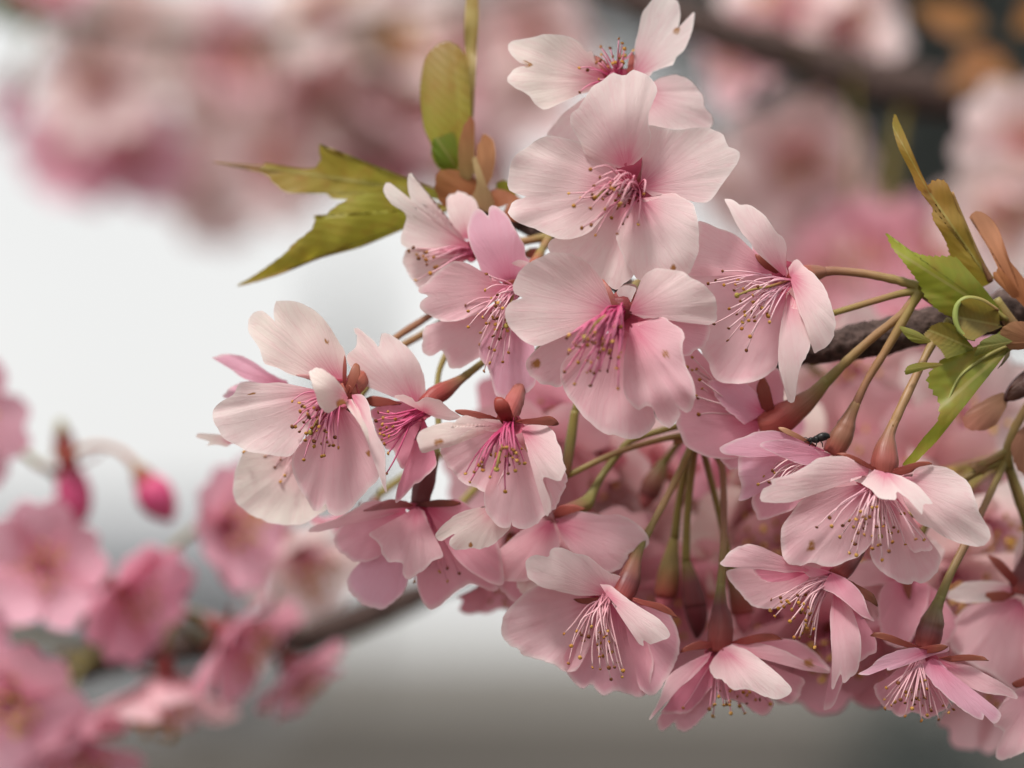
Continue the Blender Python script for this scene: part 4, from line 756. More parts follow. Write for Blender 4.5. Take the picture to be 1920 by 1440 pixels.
# folded front petal, fan of straight pale filaments
b = Blossom('bell shaped blossom with straight pale filaments and a folded front petal', (900, 1120), C8, -60)
b.petal((920, 1090), [(800, 1085), (700, 1095), (520, 1055), (410, 1025), (330, 950), (315, 870), (345, 830), (400, 815), (475, 830), (490, 785), (545, 760), (640, 800), (750, 830), (860, 920), (960, 960), (992, 1000), (962, 1045)], PALE, z=25, bow=.12, cup=-.2, dz=-4)
b.petal((1140, 1120), [(1100, 1105), (1041, 1103), (1010, 1098), (976, 1120), (946, 1153), (940, 1183), (955, 1210), (970, 1215), (985, 1228), (1030, 1242), (1075, 1260), (1110, 1200)], PINKP, z=-5, bow=-.1, cup=.2, C=PXC, dz=-10)
b.petal((1150, 1125), [(1090, 1190), (1055, 1235), (1075, 1275), (1095, 1290), (1110, 1285), (1130, 1306), (1150, 1296), (1175, 1300), (1190, 1308), (1210, 1300), (1225, 1250), (1205, 1180)], PINK, z=-20, bow=-.08, cup=.2, C=PXC, dz=-14)
b.petal((1162, 1122), [(1200, 1128), (1250, 1143), (1267, 1175), (1274, 1210), (1266, 1245), (1246, 1280), (1228, 1302), (1200, 1290), (1180, 1200)], PINK, z=-10, bow=-.06, C=PXC, dz=-10)
b.petal((60, 420), [(20, 355), (100, 365), (200, 450), (320, 530), (430, 600), (500, 700), (490, 730), (420, 750), (370, 768), (310, 745), (290, 790), (255, 797), (230, 760), (215, 660), (180, 560), (110, 480)], PALE, z=35, bow=.12, cup=-.35, C=G2, dz=40)
b.sepal((200, 440), [(230, 455), (330, 460), (440, 480), (520, 530), (555, 620), (500, 560), (400, 510), (300, 500)], z=10, dz=-4, C=G2, c=((.34, .06, .05), (.33, .10, .065)))
b.sepal((930, 1120), [(900, 1130), (780, 1160), (690, 1150), (650, 1115), (720, 1110), (820, 1105)], z=0, dz=-6, c=(RED, ORANGE))
b.throat((40, 430), 24, C=G2)
b.stamens((60, 430), [(20, 760), (80, 750), (95, 825), (40, 850), (20, 940), (80, 930), (95, 1010), (140, 895), (178, 950), (172, 995), (135, 775), (60, 710), (15, 690), (-230, 695), (-110, 705), (-95, 745), (0, 770), (45, 720), (80, 755), (0, 720), (-60, 715), (-180, 780), (-120, 860), (-200, 900)], z1=30, bend=(-6, -6), C=G2, r=1.6, cols=((.70, .26, .34), (.80, .46, .50), (.84, .58, .58)))
b.calyx([(1160, 1128, -64, 20), (1172, 1105, -72, 23), (1182, 1080, -82, 21), (1191, 1050, -95, 12), (1203, 1022, -110, 7)], (RED, MAROON, BROWN, GREENB)); b.pedicel([(1197, 1035, -104, 8), (1222, 985, -130, 7), (1262, 910, -180, 7), (1300, 830, -228, 8)], (GREENB, TAN, OLIVE))

# straight-down blossom, bottom centre
b = Blossom('shaggy blossom hanging straight down from the hub, red sepals swept back', (850, 800), G2, -130)
b.petal((860, 800), [(800, 870), (775, 930), (810, 990), (880, 1030), (950, 1080), (1050, 1080), (1120, 1110), (1220, 1147), (1290, 1140), (1347, 1080), (1250, 980), (1150, 890), (1030, 810), (930, 770)], PALE, z=60, bow=.12, cup=-.25, dz=28)
b.petal((800, 810), [(760, 850), (680, 870), (560, 940), (480, 1010), (430, 1150), (370, 1310), (382, 1322), (440, 1225), (560, 1050), (650, 1000), (760, 890)], PINKP, z=45, dz=12)
b.petal((810, 830), [(740, 900), (650, 960), (560, 1060), (470, 1200), (440, 1245), (560, 1252), (660, 1210), (790, 1060)], DEEP, z=0, dz=0)
b.petal((820, 850), [(560, 1150), (440, 1240), (415, 1300), (440, 1372), (500, 1340), (530, 1308), (560, 1357), (620, 1367), (700, 1300), (795, 1180), (830, 1000)], PINK, z=-25, dz=-8)
b.petal((850, 830), [(840, 980), (850, 1130), (1000, 1170), (1080, 1230), (1140, 1262), (1190, 1240), (1225, 1150), (1100, 1080), (950, 900)], PINK, z=-25, dz=-8)
b.petal((880, 790), [(940, 762), (1100, 765), (1250, 800), (1400, 870), (1540, 940), (1607, 1002), (1540, 1012), (1400, 990), (1250, 920), (1100, 830)], PINKP, z=20, dz=8)
b.petal((900, 800), [(1100, 880), (1300, 960), (1425, 1000), (1412, 1100), (1380, 1162), (1330, 1177), (1260, 1150), (1050, 980)], PINK, z=-10, dz=-6)
b.petal((900, 780), [(1100, 740), (1350, 740), (1500, 820), (1580, 900), (1600, 960), (1450, 950), (1200, 860)], PINK, z=-45, dz=-14)
b.sepal((920, 760), [(960, 738), (1060, 700), (1160, 684), (1240, 700), (1287, 768), (1230, 728), (1150, 745), (1040, 775)], z=20, dz=10)
b.sepal((820, 770), [(800, 750), (700, 735), (600, 785), (573, 835), (650, 815), (790, 800)], z=20, dz=10)
b.throat((850, 810), 22, sq=(1.3, .7))
b.stamens((850, 850), [(620, 1150), (670, 1148), (595, 1208), (770, 1195), (775, 1215), (812, 1185), (800, 1265), (875, 1190), (915, 1165), (925, 1245), (985, 1195), (1022, 1245), (1035, 1178), (1095, 1152), (1125, 1150), (1198, 1182), (1010, 1100), (970, 1130), (790, 1160), (840, 1130), (900, 1110)], z1=10, bend=(0, 0), cols=((.72, .24, .34), FILP, FILP))
b.calyx([(1348, 1222, -130, 22), (1350, 1195, -130, 25), (1352, 1165, -132, 23), (1350, 1135, -135, 14), (1352, 1095, -140, 8)], ((.25, .042, .038), (.20, .04, .036), MAROON, GREENB)); b.pedicel([(1351, 1110, -138, 9), (1356, 1030, -155, 7.5), (1357, 940, -185, 7), (1352, 870, -215, 7), (1320, 825, -230, 8)], (GREENB, BROWN, TAN))

# facing left below the large right-hand one
b = Blossom('blossom tipped sideways with golden anthers and two narrow trailing petals', (580, 140), G3, -50)
b.petal((1480, 260), [(1380, 225), (1280, 165), (1150, 88), (1060, 78), (960, 103), (895, 150), (855, 210), (880, 252), (930, 238), (980, 215), (1100, 230), (1300, 270)], PINKP, z=35, bow=.15, C=G2, dz=14)
b.petal((1490, 275), [(1380, 250), (1200, 235), (1020, 238), (900, 260), (900, 300), (980, 400), (1040, 480), (1150, 520), (1270, 500), (1420, 370)], PINKP, z=0, bow=-.06, C=G2, dz=-8)
b.petal((1450, 275), [(1300, 255), (1080, 250), (1120, 312), (1200, 338), (1320, 325)], DEEP, z=10, C=G2, dz=6)
b.petal((580, 90), [(440, 120), (340, 30), (450, 45), (560, 75), (680, 125), (760, 190), (820, 270), (850, 370), (887, 422), (800, 385), (700, 305), (620, 243), (520, 195)], PINK, z=30, bow=.16, cup=-.3, dz=26)
b.petal((610, 170), [(590, 280), (580, 400), (592, 560), (617, 700), (558, 892), (600, 890), (655, 782), (662, 852), (720, 812), (772, 740), (787, 620), (772, 480), (722, 340), (680, 240)], PINKP, z=30, bow=.14, cup=-.3, dz=6)
b.petal((700, 220), [(750, 420), (880, 440), (942, 520), (922, 620), (800, 690), (700, 780), (600, 1010), (513, 1032), (540, 930), (600, 800), (620, 500)], PINK, z=-20, dz=-16)
b.sepal((680, 130), [(720, 158), (820, 185), (885, 235), (907, 325), (850, 292), (780, 255)], z=0, dz=12, c=((.30, .08, .06), (.28, .12, .07)))
b.throat((570, 130), 24)
b.stamens((570, 140), [(170, 275), (235, 262), (240, 290), (258, 322), (220, 335), (165, 350), (195, 390), (300, 425), (315, 345), (353, 245), (360, 295), (375, 365), (435, 375), (410, 420), (420, 470), (455, 430), (380, 508), (328, 538), (440, 530), (470, 605), (370, 320), (440, 330), (425, 215), (410, 450), (385, 345)], z1=45, bend=(-3, -5), cols=((.74, .36, .44), (.79, .45, .50), (.83, .56, .57)))
b.calyx([(1568, 1082, -60, 18), (1585, 1062, -75, 19), (1605, 1040, -95, 14), (1620, 1020, -115, 8)], (RED, MAROON, MAROON, GREENB)); b.pedicel([(1613, 1030, -105, 8), (1660, 970, -140, 7), (1740, 960, -170, 6), (1800, 902, -190, 6), (1886, 862, -200, 7)])

# large right-hand blossom
b = Blossom('large umbrella shaped blossom with bright white front petal and round red calyx', (950, 620), G1, 25)
b.petal((900, 610), [(840, 575), (790, 560), (700, 510), (600, 503), (480, 520), (420, 570), (300, 630), (170, 665), (172, 700), (110, 730), (90, 780), (120, 822), (200, 852), (310, 864), (420, 810), (560, 740), (700, 660), (830, 640)], PALE, z=30, bow=.12, cup=-.25, dz=4)
b.petal((960, 610), [(860, 588), (740, 562), (633, 562), (660, 620), (750, 670), (850, 720), (920, 790), (990, 802), (1037, 797), (1040, 745), (1120, 800), (1170, 860), (1215, 907), (1222, 835), (1282, 832), (1240, 770), (1180, 700), (1060, 635)], WHITE, z=70, bow=.16, cup=-.35, dz=26)
b.petal((1020, 640), [(1100, 625), (1150, 642), (1160, 600), (1210, 565), (1330, 570), (1450, 615), (1530, 680), (1580, 770), (1620, 900), (1670, 1000), (1682, 1070), (1650, 1112), (1590, 1124), (1480, 1100), (1350, 1042), (1280, 992), (1200, 962), (1120, 860), (1060, 740)], PALE, z=15, bow=.08, cup=-.12, dz=0)
b.petal((880, 680), [(680, 715), (520, 738), (400, 800), (310, 900), (250, 1000), (238, 1090), (260, 1190), (310, 1252), (340, 1250), (380, 1257), (430, 1235), (520, 1262), (620, 1252), (740, 1210), (820, 1142), (885, 1060), (920, 900)], PINKP, z=-5, bow=-.08, cup=.2, dz=-10)
b.petal((960, 720), [(920, 900), (905, 1050), (830, 1150), (880, 1240), (950, 1312), (1060, 1372), (1140, 1382), (1160, 1360), (1200, 1377), (1270, 1352), (1332, 1280), (1347, 1200), (1312, 1130), (1250, 1080), (1150, 960), (1050, 820)], PINKP, z=-15, bow=-.06, cup=.2, dz=-14)
b.petal((1020, 760), [(1060, 880), (1068, 1020), (1100, 1120), (1170, 1167), (1240, 1162), (1287, 1125), (1230, 1050), (1160, 960), (1090, 850)], PINKP, z=5, bow=-.1, cup=.4, dz=-4)
b.sepal((920, 600), [(860, 560), (760, 500), (680, 473), (620, 487), (700, 512), (790, 560), (870, 605)], z=0, dz=10, c=(RED, ORANGE))
b.sepal((980, 610), [(1010, 595), (1100, 558), (1200, 530), (1270, 538), (1287, 568), (1200, 562), (1140, 618), (1070, 640)], z=0, dz=12, c=(RED, ORANGE))
b.throat((920, 660), 30, sq=(1.4, .7))
b.stamens((900, 680), [(485, 992), (588, 985), (665, 980), (710, 945), (758, 937), (740, 990), (770, 1030), (815, 1045), (810, 940), (785, 970), (825, 965), (735, 1090), (750, 1108), (712, 1170), (760, 1185), (870, 1140), (985, 1158), (938, 1218), (1010, 1095), (985, 1020), (1050, 1022), (1090, 898), (1172, 1075), (1228, 1078), (905, 990), (945, 985), (885, 985), (900, 850), (870, 855), (790, 885), (850, 920)], z1=38, bend=(0, -6), stigma=(925, 1055), cols=((.72, .22, .34), (.82, .50, .56), FILW))
b.calyx([(1656, 890, 24, 22), (1659, 868, 20, 26), (1661, 843, 15, 22), (1667, 815, 8, 12), (1677, 790, 0, 9)], ((.28, .065, .05), (.27, .07, .055), (.24, .10, .06), TAN)); b.pedicel([(1672, 802, 4, 10), (1695, 752, -12, 8.5), (1720, 700, -35, 8), (1745, 650, -60, 8), (1780, 600, -90, 8)], (TAN, TAN, OLIVE))

# two behind it to its left
b = Blossom('rose pink blossom with veined petals and an insect at its calyx', (600, 480), G1, -55)
b.petal((590, 490), [(515, 498), (440, 430), (330, 388), (200, 388), (120, 400), (88, 430), (200, 480), (330, 540), (420, 562), (500, 540)], LILAC, z=30, bow=.12, dz=16)
b.petal((560, 470), [(480, 430), (350, 372), (200, 330), (60, 338), (-60, 380), (-185, 440), (-165, 482), (-80, 492), (60, 505), (220, 490), (420, 510)], LILAC, z=10, bow=.1, dz=4)
b.petal((520, 510), [(300, 480), (100, 480), (-60, 495), (-35, 700), (-25, 862), (30, 870), (80, 840), (180, 700), (360, 570)], LILAC, z=-10, dz=-6)
b.petal((540, 530), [(250, 600), (80, 690), (40, 800), (60, 900), (90, 942), (220, 905), (320, 860), (440, 700), (520, 600)], PINK, z=-30, dz=-14)
b.sepal((480, 430), [(440, 420), (330, 370), (260, 345), (215, 305), (260, 297), (350, 340), (440, 395)], z=10, dz=18, c=(ORANGE, (.6, .35, .2)))
b.stamens((500, 520), [(80, 695), (155, 680), (200, 720), (120, 640), (250, 700), (180, 600)], z1=30, cols=(FILP, FILW, FILW))
b.calyx([(1558, 852, -58, 18), (1569, 835, -58, 22), (1582, 810, -58, 21), (1594, 780, -60, 13), (1606, 755, -62, 8.5)], (RED, BROWN, BROWN, TAN)); b.pedicel([(1600, 768, -61, 9), (1625, 715, -64, 8), (1665, 650, -66, 8), (1700, 590, -68, 8.5), (1724, 545, -70, 11)], (BROWN, TAN, OLIVE))
b = Blossom('pink blossom mostly hidden behind the big central one, thick tapering calyx', (1430, 785), PXC, -120)
b.petal((1430, 790), [(1400, 790), (1370, 720), (1345, 660), (1320, 622), (1280, 635), (1268, 720), (1270, 800), (1300, 845), (1370, 860), (1410, 835)], PINK, z=10, dz=-10)
b.petal((1435, 775), [(1420, 740), (1390, 715), (1345, 712), (1328, 716), (1355, 760), (1395, 795)], LILAC, z=20, dz=10)
b.petal((1440, 800), [(1410, 820), (1350, 850), (1370, 880), (1420, 870), (1460, 830)], PINK, z=0, dz=-8)
b.petal((1475, 745), [(1462, 700), (1475, 690), (1495, 705), (1490, 755), (1480, 758)], PALE, z=10, dz=15)
b.petal((1440, 770), [(1400, 720), (1430, 690), (1465, 695), (1470, 750)], PINK, z=-10, dz=-4)
b.sepal((1440, 775), [(1425, 765), (1415, 730), (1430, 705), (1445, 725), (1455, 765)], z=5, dz=14, c=(RED, ORANGE))
b.stamens((1405, 770), [(1435, 915), (1470, 940), (1500, 930), (1450, 960), (1525, 965), (1520, 1005), (1515, 1045), (1510, 1130), (1490, 1190), (1515, 1245), (1470, 850), (1450, 855)][:0] or [(1288, 688), (1298, 694), (1306, 692), (1293, 700), (1313, 701), (1312, 712), (1310, 723), (1309, 746), (1303, 762), (1310, 777), (1298, 670), (1293, 671)], z1=25, bend=(0, -2), cols=(FILP, FILW, FILW))
b.calyx([(1425, 800, -120, 26), (1455, 792, -115, 30), (1490, 770, -108, 25), (1525, 742, -100, 16), (1552, 712, -92, 10)], ((.34, .08, .06), RED, BROWN, GREENB)); b.pedicel([(1543, 722, -94, 11), (1590, 675, -86, 9), (1640, 630, -80, 8), (1690, 590, -74, 8.5), (1722, 552, -70, 11)], (GREENB, TAN, TAN))

# bottom right
b = Blossom('blossom hanging at the lower right with flat swept petals and a tuft of brown anthers', (1260, 600), G3, -55)
b.petal((1260, 630), [(1170, 605), (1050, 628), (930, 680), (850, 750), (772, 792), (850, 802), (920, 772), (970, 742), (980, 762), (1060, 742), (1200, 692), (1310, 655), (1400, 632), (1392, 595), (1330, 600)], LILAC, z=35, bow=.1, dz=16)
b.petal((1280, 680), [(1340, 700), (1430, 800), (1560, 900), (1680, 980), (1745, 1040), (1752, 1100), (1700, 1132), (1650, 1070), (1640, 1107), (1560, 1080), (1440, 990), (1330, 890), (1240, 790), (1200, 735)], LILAC, z=30, bow=.1, cup=-.25, dz=14)
b.petal((1320, 690), [(1400, 718), (1530, 730), (1650, 790), (1760, 850), (1850, 910), (1877, 962), (1780, 935), (1640, 915), (1500, 855)], PINKP, z=5, dz=2)
b.petal((1230, 700), [(1060, 750), (960, 830), (888, 870), (900, 950), (960, 1030), (1060, 1082), (1160, 1050), (1250, 1102), (1332, 1062), (1400, 990), (1320, 820)], PINK, z=-15, bow=-.1, cup=.2, dz=-14)
b.sepal((1180, 600), [(1140, 588), (1040, 528), (940, 498), (880, 500), (848, 548), (900, 525), (1000, 575), (1110, 610)], z=10, dz=20, c=((.34, .06, .05), (.34, .12, .07)))
b.sepal((1250, 620), [(1180, 600), (1260, 588), (1340, 578), (1395, 602), (1330, 645), (1250, 655)], z=10, dz=28, c=((.34, .06, .05), (.34, .12, .07)))
b.sepal((1330, 680), [(1365, 688), (1430, 658), (1530, 648), (1640, 665), (1677, 722), (1620, 685), (1530, 695), (1420, 712)], z=5, dz=18, c=((.34, .06, .05), (.34, .12, .07)))
b.throat((1210, 670), 24, sq=(1.3, .7))
b.stamens((1200, 690), [(968, 885), (955, 965), (957, 1028), (1025, 983), (1065, 968), (1110, 942), (1097, 990), (1145, 970), (1160, 1000), (1145, 1028), (1190, 960), (1218, 1008), (1232, 945), (1240, 960), (1270, 1010), (1275, 1028), (1250, 1075), (1210, 1112), (1097, 1080), (1330, 1105), (1362, 1008), (1398, 1055), (1432, 1035), (1205, 880), (1235, 835), (1165, 930)], z1=20, bend=(0, -3), cols=((.72, .3, .38), (.79, .45, .50), (.83, .56, .57)))
b.calyx([(1736, 1215, -55, 22), (1741, 1190, -55, 26), (1748, 1165, -56, 22), (1755, 1140, -58, 13), (1764, 1118, -60, 9)], (RED, MAROON, (.16, .10, .045), GREENB)); b.pedicel([(1760, 1128, -59, 10), (1780, 1080, -70, 8), (1810, 1020, -95, 8), (1845, 950, -140, 7), (1886, 862, -200, 8)], (GREENB, BROWN, OLIVE))
b = Blossom('deep-calyxed blossom turned away at the right edge, broad smooth petals', (1914, 1110), PXC, -270)
b.petal((1912, 1120), [(1870, 1125), (1810, 1140), (1790, 1170), (1780, 1210), (1810, 1240), (1860, 1265), (1900, 1292), (1935, 1290), (1950, 1200)], PINKP, z=15, bow=.1, cup=-.2)
b.petal((1905, 1105), [(1890, 1095), (1860, 1090), (1806, 1093), (1775, 1118), (1810, 1130), (1870, 1125)], WHITE, z=25, dz=8)
b.petal((1925, 1110), [(1960, 1120), (2040, 1200), (2020, 1300), (1950, 1310), (1920, 1220)], PINKP, z=10)
b.petal((1920, 1095), [(1900, 1060), (1920, 1000), (1990, 980), (2050, 1050), (1990, 1100)], PALE, z=-20, dz=-20)
b.sepal((1910, 1105), [(1895, 1095), (1870, 1070), (1850, 1042), (1880, 1050), (1915, 1090)], z=10, dz=10)
b.sepal((1905, 1115), [(1880, 1130), (1840, 1130), (1813, 1128), (1830, 1112), (1880, 1105)], z=10, dz=12, c=((.34, .06, .05), (.34, .12, .07)))
b.calyx([(1912, 1115, -270, 24), (1918, 1080, -272, 22), (1925, 1045, -274, 11), (1930, 1020, -276, 8)], (RED, MAROON, MAROON, GREENB)); b.pedicel([(1928, 1030, -275, 8), (1925, 990, -270, 7), (1905, 930, -235, 7), (1887, 866, -202, 8)], (GREENB, OLIVE, OLIVE))
b = Blossom('smooth pink blossom filling the gap behind the lower right stalk', (1690, 1085), PXC, -235)
b.petal((1690, 1085), [(1640, 1050), (1600, 1060), (1583, 1085), (1617, 1098), (1655, 1095)], PINKP, z=10)
b.petal((1700, 1085), [(1665, 1088), (1650, 1110), (1648, 1160), (1660, 1202), (1698, 1215), (1725, 1165), (1742, 1125), (1740, 1095)], PINK, z=10, bow=.08)
b.petal((1720, 1085), [(1760, 1110), (1790, 1160), (1790, 1188), (1768, 1215), (1740, 1190), (1730, 1130)], PINK, z=0, dz=-8)
b.petal((1700, 1075), [(1680, 1030), (1720, 1000), (1770, 1030), (1750, 1075)], PALE, z=-10, dz=-10)
b.sepal((1700, 1085), [(1685, 1080), (1690, 1100), (1705, 1125), (1712, 1100), (1712, 1080)], z=5, dz=14, c=((.34, .06, .05), (.34, .12, .07)))
b.calyx([(1700, 1080, -240, 18), (1708, 1050, -245, 18), (1718, 1020, -250, 8)]); b.pedicel([(1716, 1028, -249, 8), (1740, 980, -250, 7), (1810, 900, -230, 7), (1884, 862, -205, 8)])
b = Blossom('blossom cut by the corner with a ragged-tipped petal hanging lowest at the right', (1950, 1290), PXC, -120)
b.petal((1950, 1280), [(1915, 1288), (1887, 1310), (1868, 1337), (1864, 1362), (1882, 1372), (1871, 1400), (1866, 1421), (1882, 1424), (1900, 1418), (1930, 1400), (1970, 1330)], PINKP, z=10, bow=.08, amp=.04)
b.petal((1955, 1290), [(1985, 1320), (2010, 1400), (1970, 1430), (1930, 1420), (1935, 1350)], PINK, z=-10, dz=-8)
b.sepal((1940, 1275), [(1930, 1285), (1905, 1292), (1898, 1280), (1920, 1268), (1950, 1262)], z=10, dz=10)
b.calyx([(1950, 1285, -122, 20), (1960, 1250, -125, 20), (1965, 1215, -130, 9)]); b.pedicel([(1963, 1225, -128, 8), (1975, 1120, -160, 7), (1940, 1000, -190, 7), (1890, 868, -205, 8)])

# ------------------------------------------------------------------ buds under the cluster hub
def bud(label, calyx, tip, ped, cc=(GREENB, MAROON, MAROON), tc=((.13, .02, .025), (.10, .015, .02))):
    t = thing('cherry_bud', label, 'bud', W([calyx[0][:3]])[0], 'buds under the cluster hub')
    v, f, uv, c = tube(calyx, cc, sides=14, nseg=18); link('calyx_tube', v, f, M_STEM, t, uv=uv, colr=c)
    if tip: v, f, uv, c = tube(tip, tc, sides=14, nseg=14); link('bud_petals', v, f, M_STEM, t, uv=uv, colr=c)
    v, f, uv, c = tube(ped, (GREENB, OLIVE, TAN), sides=9, nseg=18); link('pedicel', v, f, M_STEM, t, uv=uv, colr=c)
bud('dark maroon pointed bud hanging under the cluster hub', [(1284, 1045, -260, 7), (1290, 1070, -262, 13), (1296, 1098, -264, 20), (1302, 1128, -266, 24), (1303, 1136, -266, 23)], [(1302, 1126, -266, 22), (1306, 1150, -266, 22), (1308, 1172, -266, 17), (1307, 1190, -266, 8), (1306, 1198, -266, 2)], [(1286, 1055, -261, 9), (1288, 980, -250, 7), (1295, 900, -240, 7.5), (1306, 820, -232, 8)])
bud('reddish green bud beside the dark maroon one, half open', [(1266, 1000, -300, 7), (1260, 1035, -300, 14), (1255, 1070, -300, 22), (1250, 1105, -300, 24), (1248, 1120, -300, 22)], [(1248, 1112, -300, 21), (1246, 1135, -300, 16), (1246, 1150, -300, 4)], [(1265, 1010, -300, 9), (1275, 930, -280, 7), (1300, 825, -235, 7)], (OLIVE, (.22, .15, .05), RED), ((.5, .12, .14), (.6, .2, .25)))
bud('shaded bud behind the straight-hanging blossom', [(1368, 1060, -300, 7), (1378, 1090, -300, 16), (1388, 1120, -300, 23), (1392, 1150, -300, 23)], [(1391, 1140, -300, 21), (1394, 1170, -300, 15), (1395, 1188, -300, 3)], [(1370, 1068, -300, 8), (1350, 970, -280, 6.5), (1315, 830, -235, 7)], (GREENB, BROWN, RED), ((.5, .12, .14), (.6, .2, .25)))
bud('brown tapered bud highest under the cluster hub', [(1246, 862, -420, 8), (1236, 885, -420, 16), (1224, 908, -420, 22), (1216, 930, -420, 20)], [(1217, 925, -420, 19), (1210, 945, -420, 12), (1208, 955, -420, 3)], [(1245, 868, -420, 9), (1265, 840, -400, 7), (1300, 800, -300, 7)], (GREENB, BROWN, MAROON), ((.3, .08, .08), (.35, .1, .1)))
bud('green stalked bud tucked under the big central blossom', [(1078, 770, -180, 8), (1071, 820, -178, 10), (1064, 865, -175, 10), (1061, 892, -175, 8)], None, [(1078, 775, -180, 8), (1110, 660, -230, 7), (1160, 560, -262, 7)], (OLIVE, GREENB, BROWN))

t = thing('cherry_bud', 'crimson bud nodding on an arched stalk over the deep pink blossoms', 'bud', W([[262, 882, -1300]])[0], 'crimson buds')
for nm, pa, cc in (('calyx_tube', [(254, 872, -1300, 9), (261, 882, -1300, 18), (270, 897, -1300, 27), (276, 906, -1300, 28)], (OLIVE, RED, RED)), ('bud_petals', [(271, 898, -1300, 24), (283, 916, -1300, 40), (297, 938, -1300, 42), (312, 960, -1300, 28), (322, 976, -1300, 5)], ((.50, .05, .14), (.58, .08, .20), (.62, .14, .26))), ('pedicel', [(108, 905, -1350, 8), (118, 868, -1345, 7), (150, 842, -1330, 7), (190, 836, -1320, 7), (228, 848, -1310, 7), (256, 876, -1300, 10)], (OLIVE, (.42, .20, .12), (.40, .16, .09)))):
    v, f, uv, c = tube(pa, cc, sides=14, nseg=22); link(nm, v, f, M_STEM, t, uv=uv, colr=c)
# stalk hubs: the short common stalks and their bracts
def hub(label, stalks, bracts=(), name='cluster_stalk'):
    t = thing(name, label, 'stalk', W([stalks[0][0][:3]])[0])
    for s_ in stalks: v, f, uv, c = tube(s_, (OLIVE, TAN, OLIVE), sides=10, nseg=16); link('stalk', v, f, M_STEM, t, uv=uv, colr=c)
    for bb, pts, c, zz in bracts:
        v, f, uv, br, (rx, cx) = sheet((bb[0], bb[1], zz), pts, z=5, bow=.1, cup=-.3, nt=30, ns=8, seed=len(pts), crinkle=1.5); link('bract', v, f, M_SCALE, t, uv=uv, colr=np.array(c))
hub('pale green stalk hub in the middle from which the hanging stalks spread', [[(1309, 835, -228, 10), (1303, 800, -235, 10), (1300, 750, -245, 10), (1290, 690, -255, 10), (1270, 600, -262, 11)], [(1305, 812, -226, 7), (1230, 826, -205, 6), (1150, 851, -190, 6), (1062, 893, -175, 6)]],
    [((1300, 812), [(1290, 805), (1270, 815), (1262, 832), (1285, 830), (1300, 825)], TAN, -220)])
hub('tan stalk hub behind the right-hand leaves, meeting the arched stalk', [[(1716, 535, -70, 11), (1735, 550, -80, 12), (1765, 570, -110, 12), (1800, 592, -160, 13), (1830, 600, -200, 13)], [(1560, 588, -70, 6), (1640, 564, -70, 6.5), (1690, 550, -70, 7), (1722, 545, -70, 9)]])
hub('green forked stalk hub at the right edge with a ragged brown bract', [[(1890, 878, -200, 12), (1888, 850, -200, 11), (1900, 810, -200, 9), (1930, 755, -205, 9), (1975, 690, -215, 11), (1990, 600, -225, 12)], [(1886, 848, -198, 9), (1860, 862, -194, 9), (1835, 873, -190, 8), (1822, 878, -190, 4)]],
    [((1845, 868), [(1840, 862), (1818, 868), (1815, 874), (1828, 880), (1832, 890), (1838, 882), (1843, 891), (1850, 880), (1858, 872)], TAN, -186)])

# ------------------------------------------------------------------ leafy shoots
LG = (0.30, 0.31, 0.035); LO = (0.32, 0.25, 0.045); LB = (0.31, 0.17, 0.05); LD = (0.16, 0.185, 0.028)
def leaf(t, base, pts, c0, c1, z=0, cz=0, C=PXC, bow=.08, cup=.3, roll=0, teeth=2.2, nt=90, crk=1.0, name='leaf', mat=None, mid=0., **k):
    SEED[0] += 1; k.setdefault('star', False)
    b_ = cropT(C, [base])[0]; p = cropT(C, pts)
    v, f, uv, br, (rx, cx) = sheet((b_[0], b_[1], cz), p, z=z, bow=bow, cup=cup, roll=roll, nt=nt, ns=16, amp=.03, crinkle=crk, seed=SEED[0], teeth=teeth, **k)
    m = np.clip(rx, 0, 1)[:, None]; cc = np.array(c0)*(1-m)+np.array(c1)*m
    o = link(name, v, f, mat or M_LEAF, t, uv=np.c_[cx-mid, rx] if mat is None else uv, colr=cc)
    return o
def rib(t, path, c, name='midrib'):
    v, f, uv, cc = tube(path, c, sides=7, nseg=24); return link(name, v, f, M_STEM, t, uv=uv, colr=cc)
t = thing('leafy_shoot', 'young olive green shoot with bronze bud scales left of the open blossoms', 'shoot', W([[870, 350, -205]])[0], 'leafy shoots')
o = leaf(t, (845, 388), [(810, 380), (757, 366), (720, 361), (690, 363), (660, 371), (630, 387), (605, 406), (590, 402), (588, 424), (572, 440), (552, 456), (535, 474), (500, 500), (470, 520), (443, 537), (500, 523), (560, 496), (620, 478), (680, 462), (757, 430), (820, 402)], LG, LO, z=30, cz=-320, cup=-.7, roll=.25, mid=-.9, star=False, teeth=1.4)
rib(sub(t, o), [(845, 390, -316, 5), (757, 425, -305, 4), (680, 459, -296, 3.5), (600, 482, -288, 3), (520, 515, -280, 2.2), (447, 536, -276, 1)], (OLIVE, (.3, .22, .06), LB))
o = leaf(t, (850, 368), [(800, 350), (760, 343), (720, 328), (690, 312), (650, 296), (615, 287), (597, 268), (600, 300), (585, 316), (540, 313), (497, 305), (490, 317), (398, 304), (495, 326), (515, 345), (540, 362), (575, 358), (605, 358), (622, 372), (650, 374), (700, 362), (760, 360), (830, 378)], LG, LB, z=20, cz=-360, cup=.6, star=False, teeth=1.4)
rib(sub(t, o), [(850, 368, -356, 5), (760, 356, -350, 4), (640, 336, -346, 3.5), (520, 316, -342, 2.5), (399, 304, -340, 1)], (OLIVE, (.32, .24, .07), LB))
leaf(t, (862, 322), [(845, 320), (825, 318), (810, 295), (808, 270), (795, 240), (788, 190), (790, 140), (800, 105), (820, 85), (840, 78), (860, 88), (874, 110), (880, 160), (882, 220), (876, 270)], LG, (.30, .19, .06), z=-20, cz=-300, cup=.9, teeth=1.2, mid=1.05)
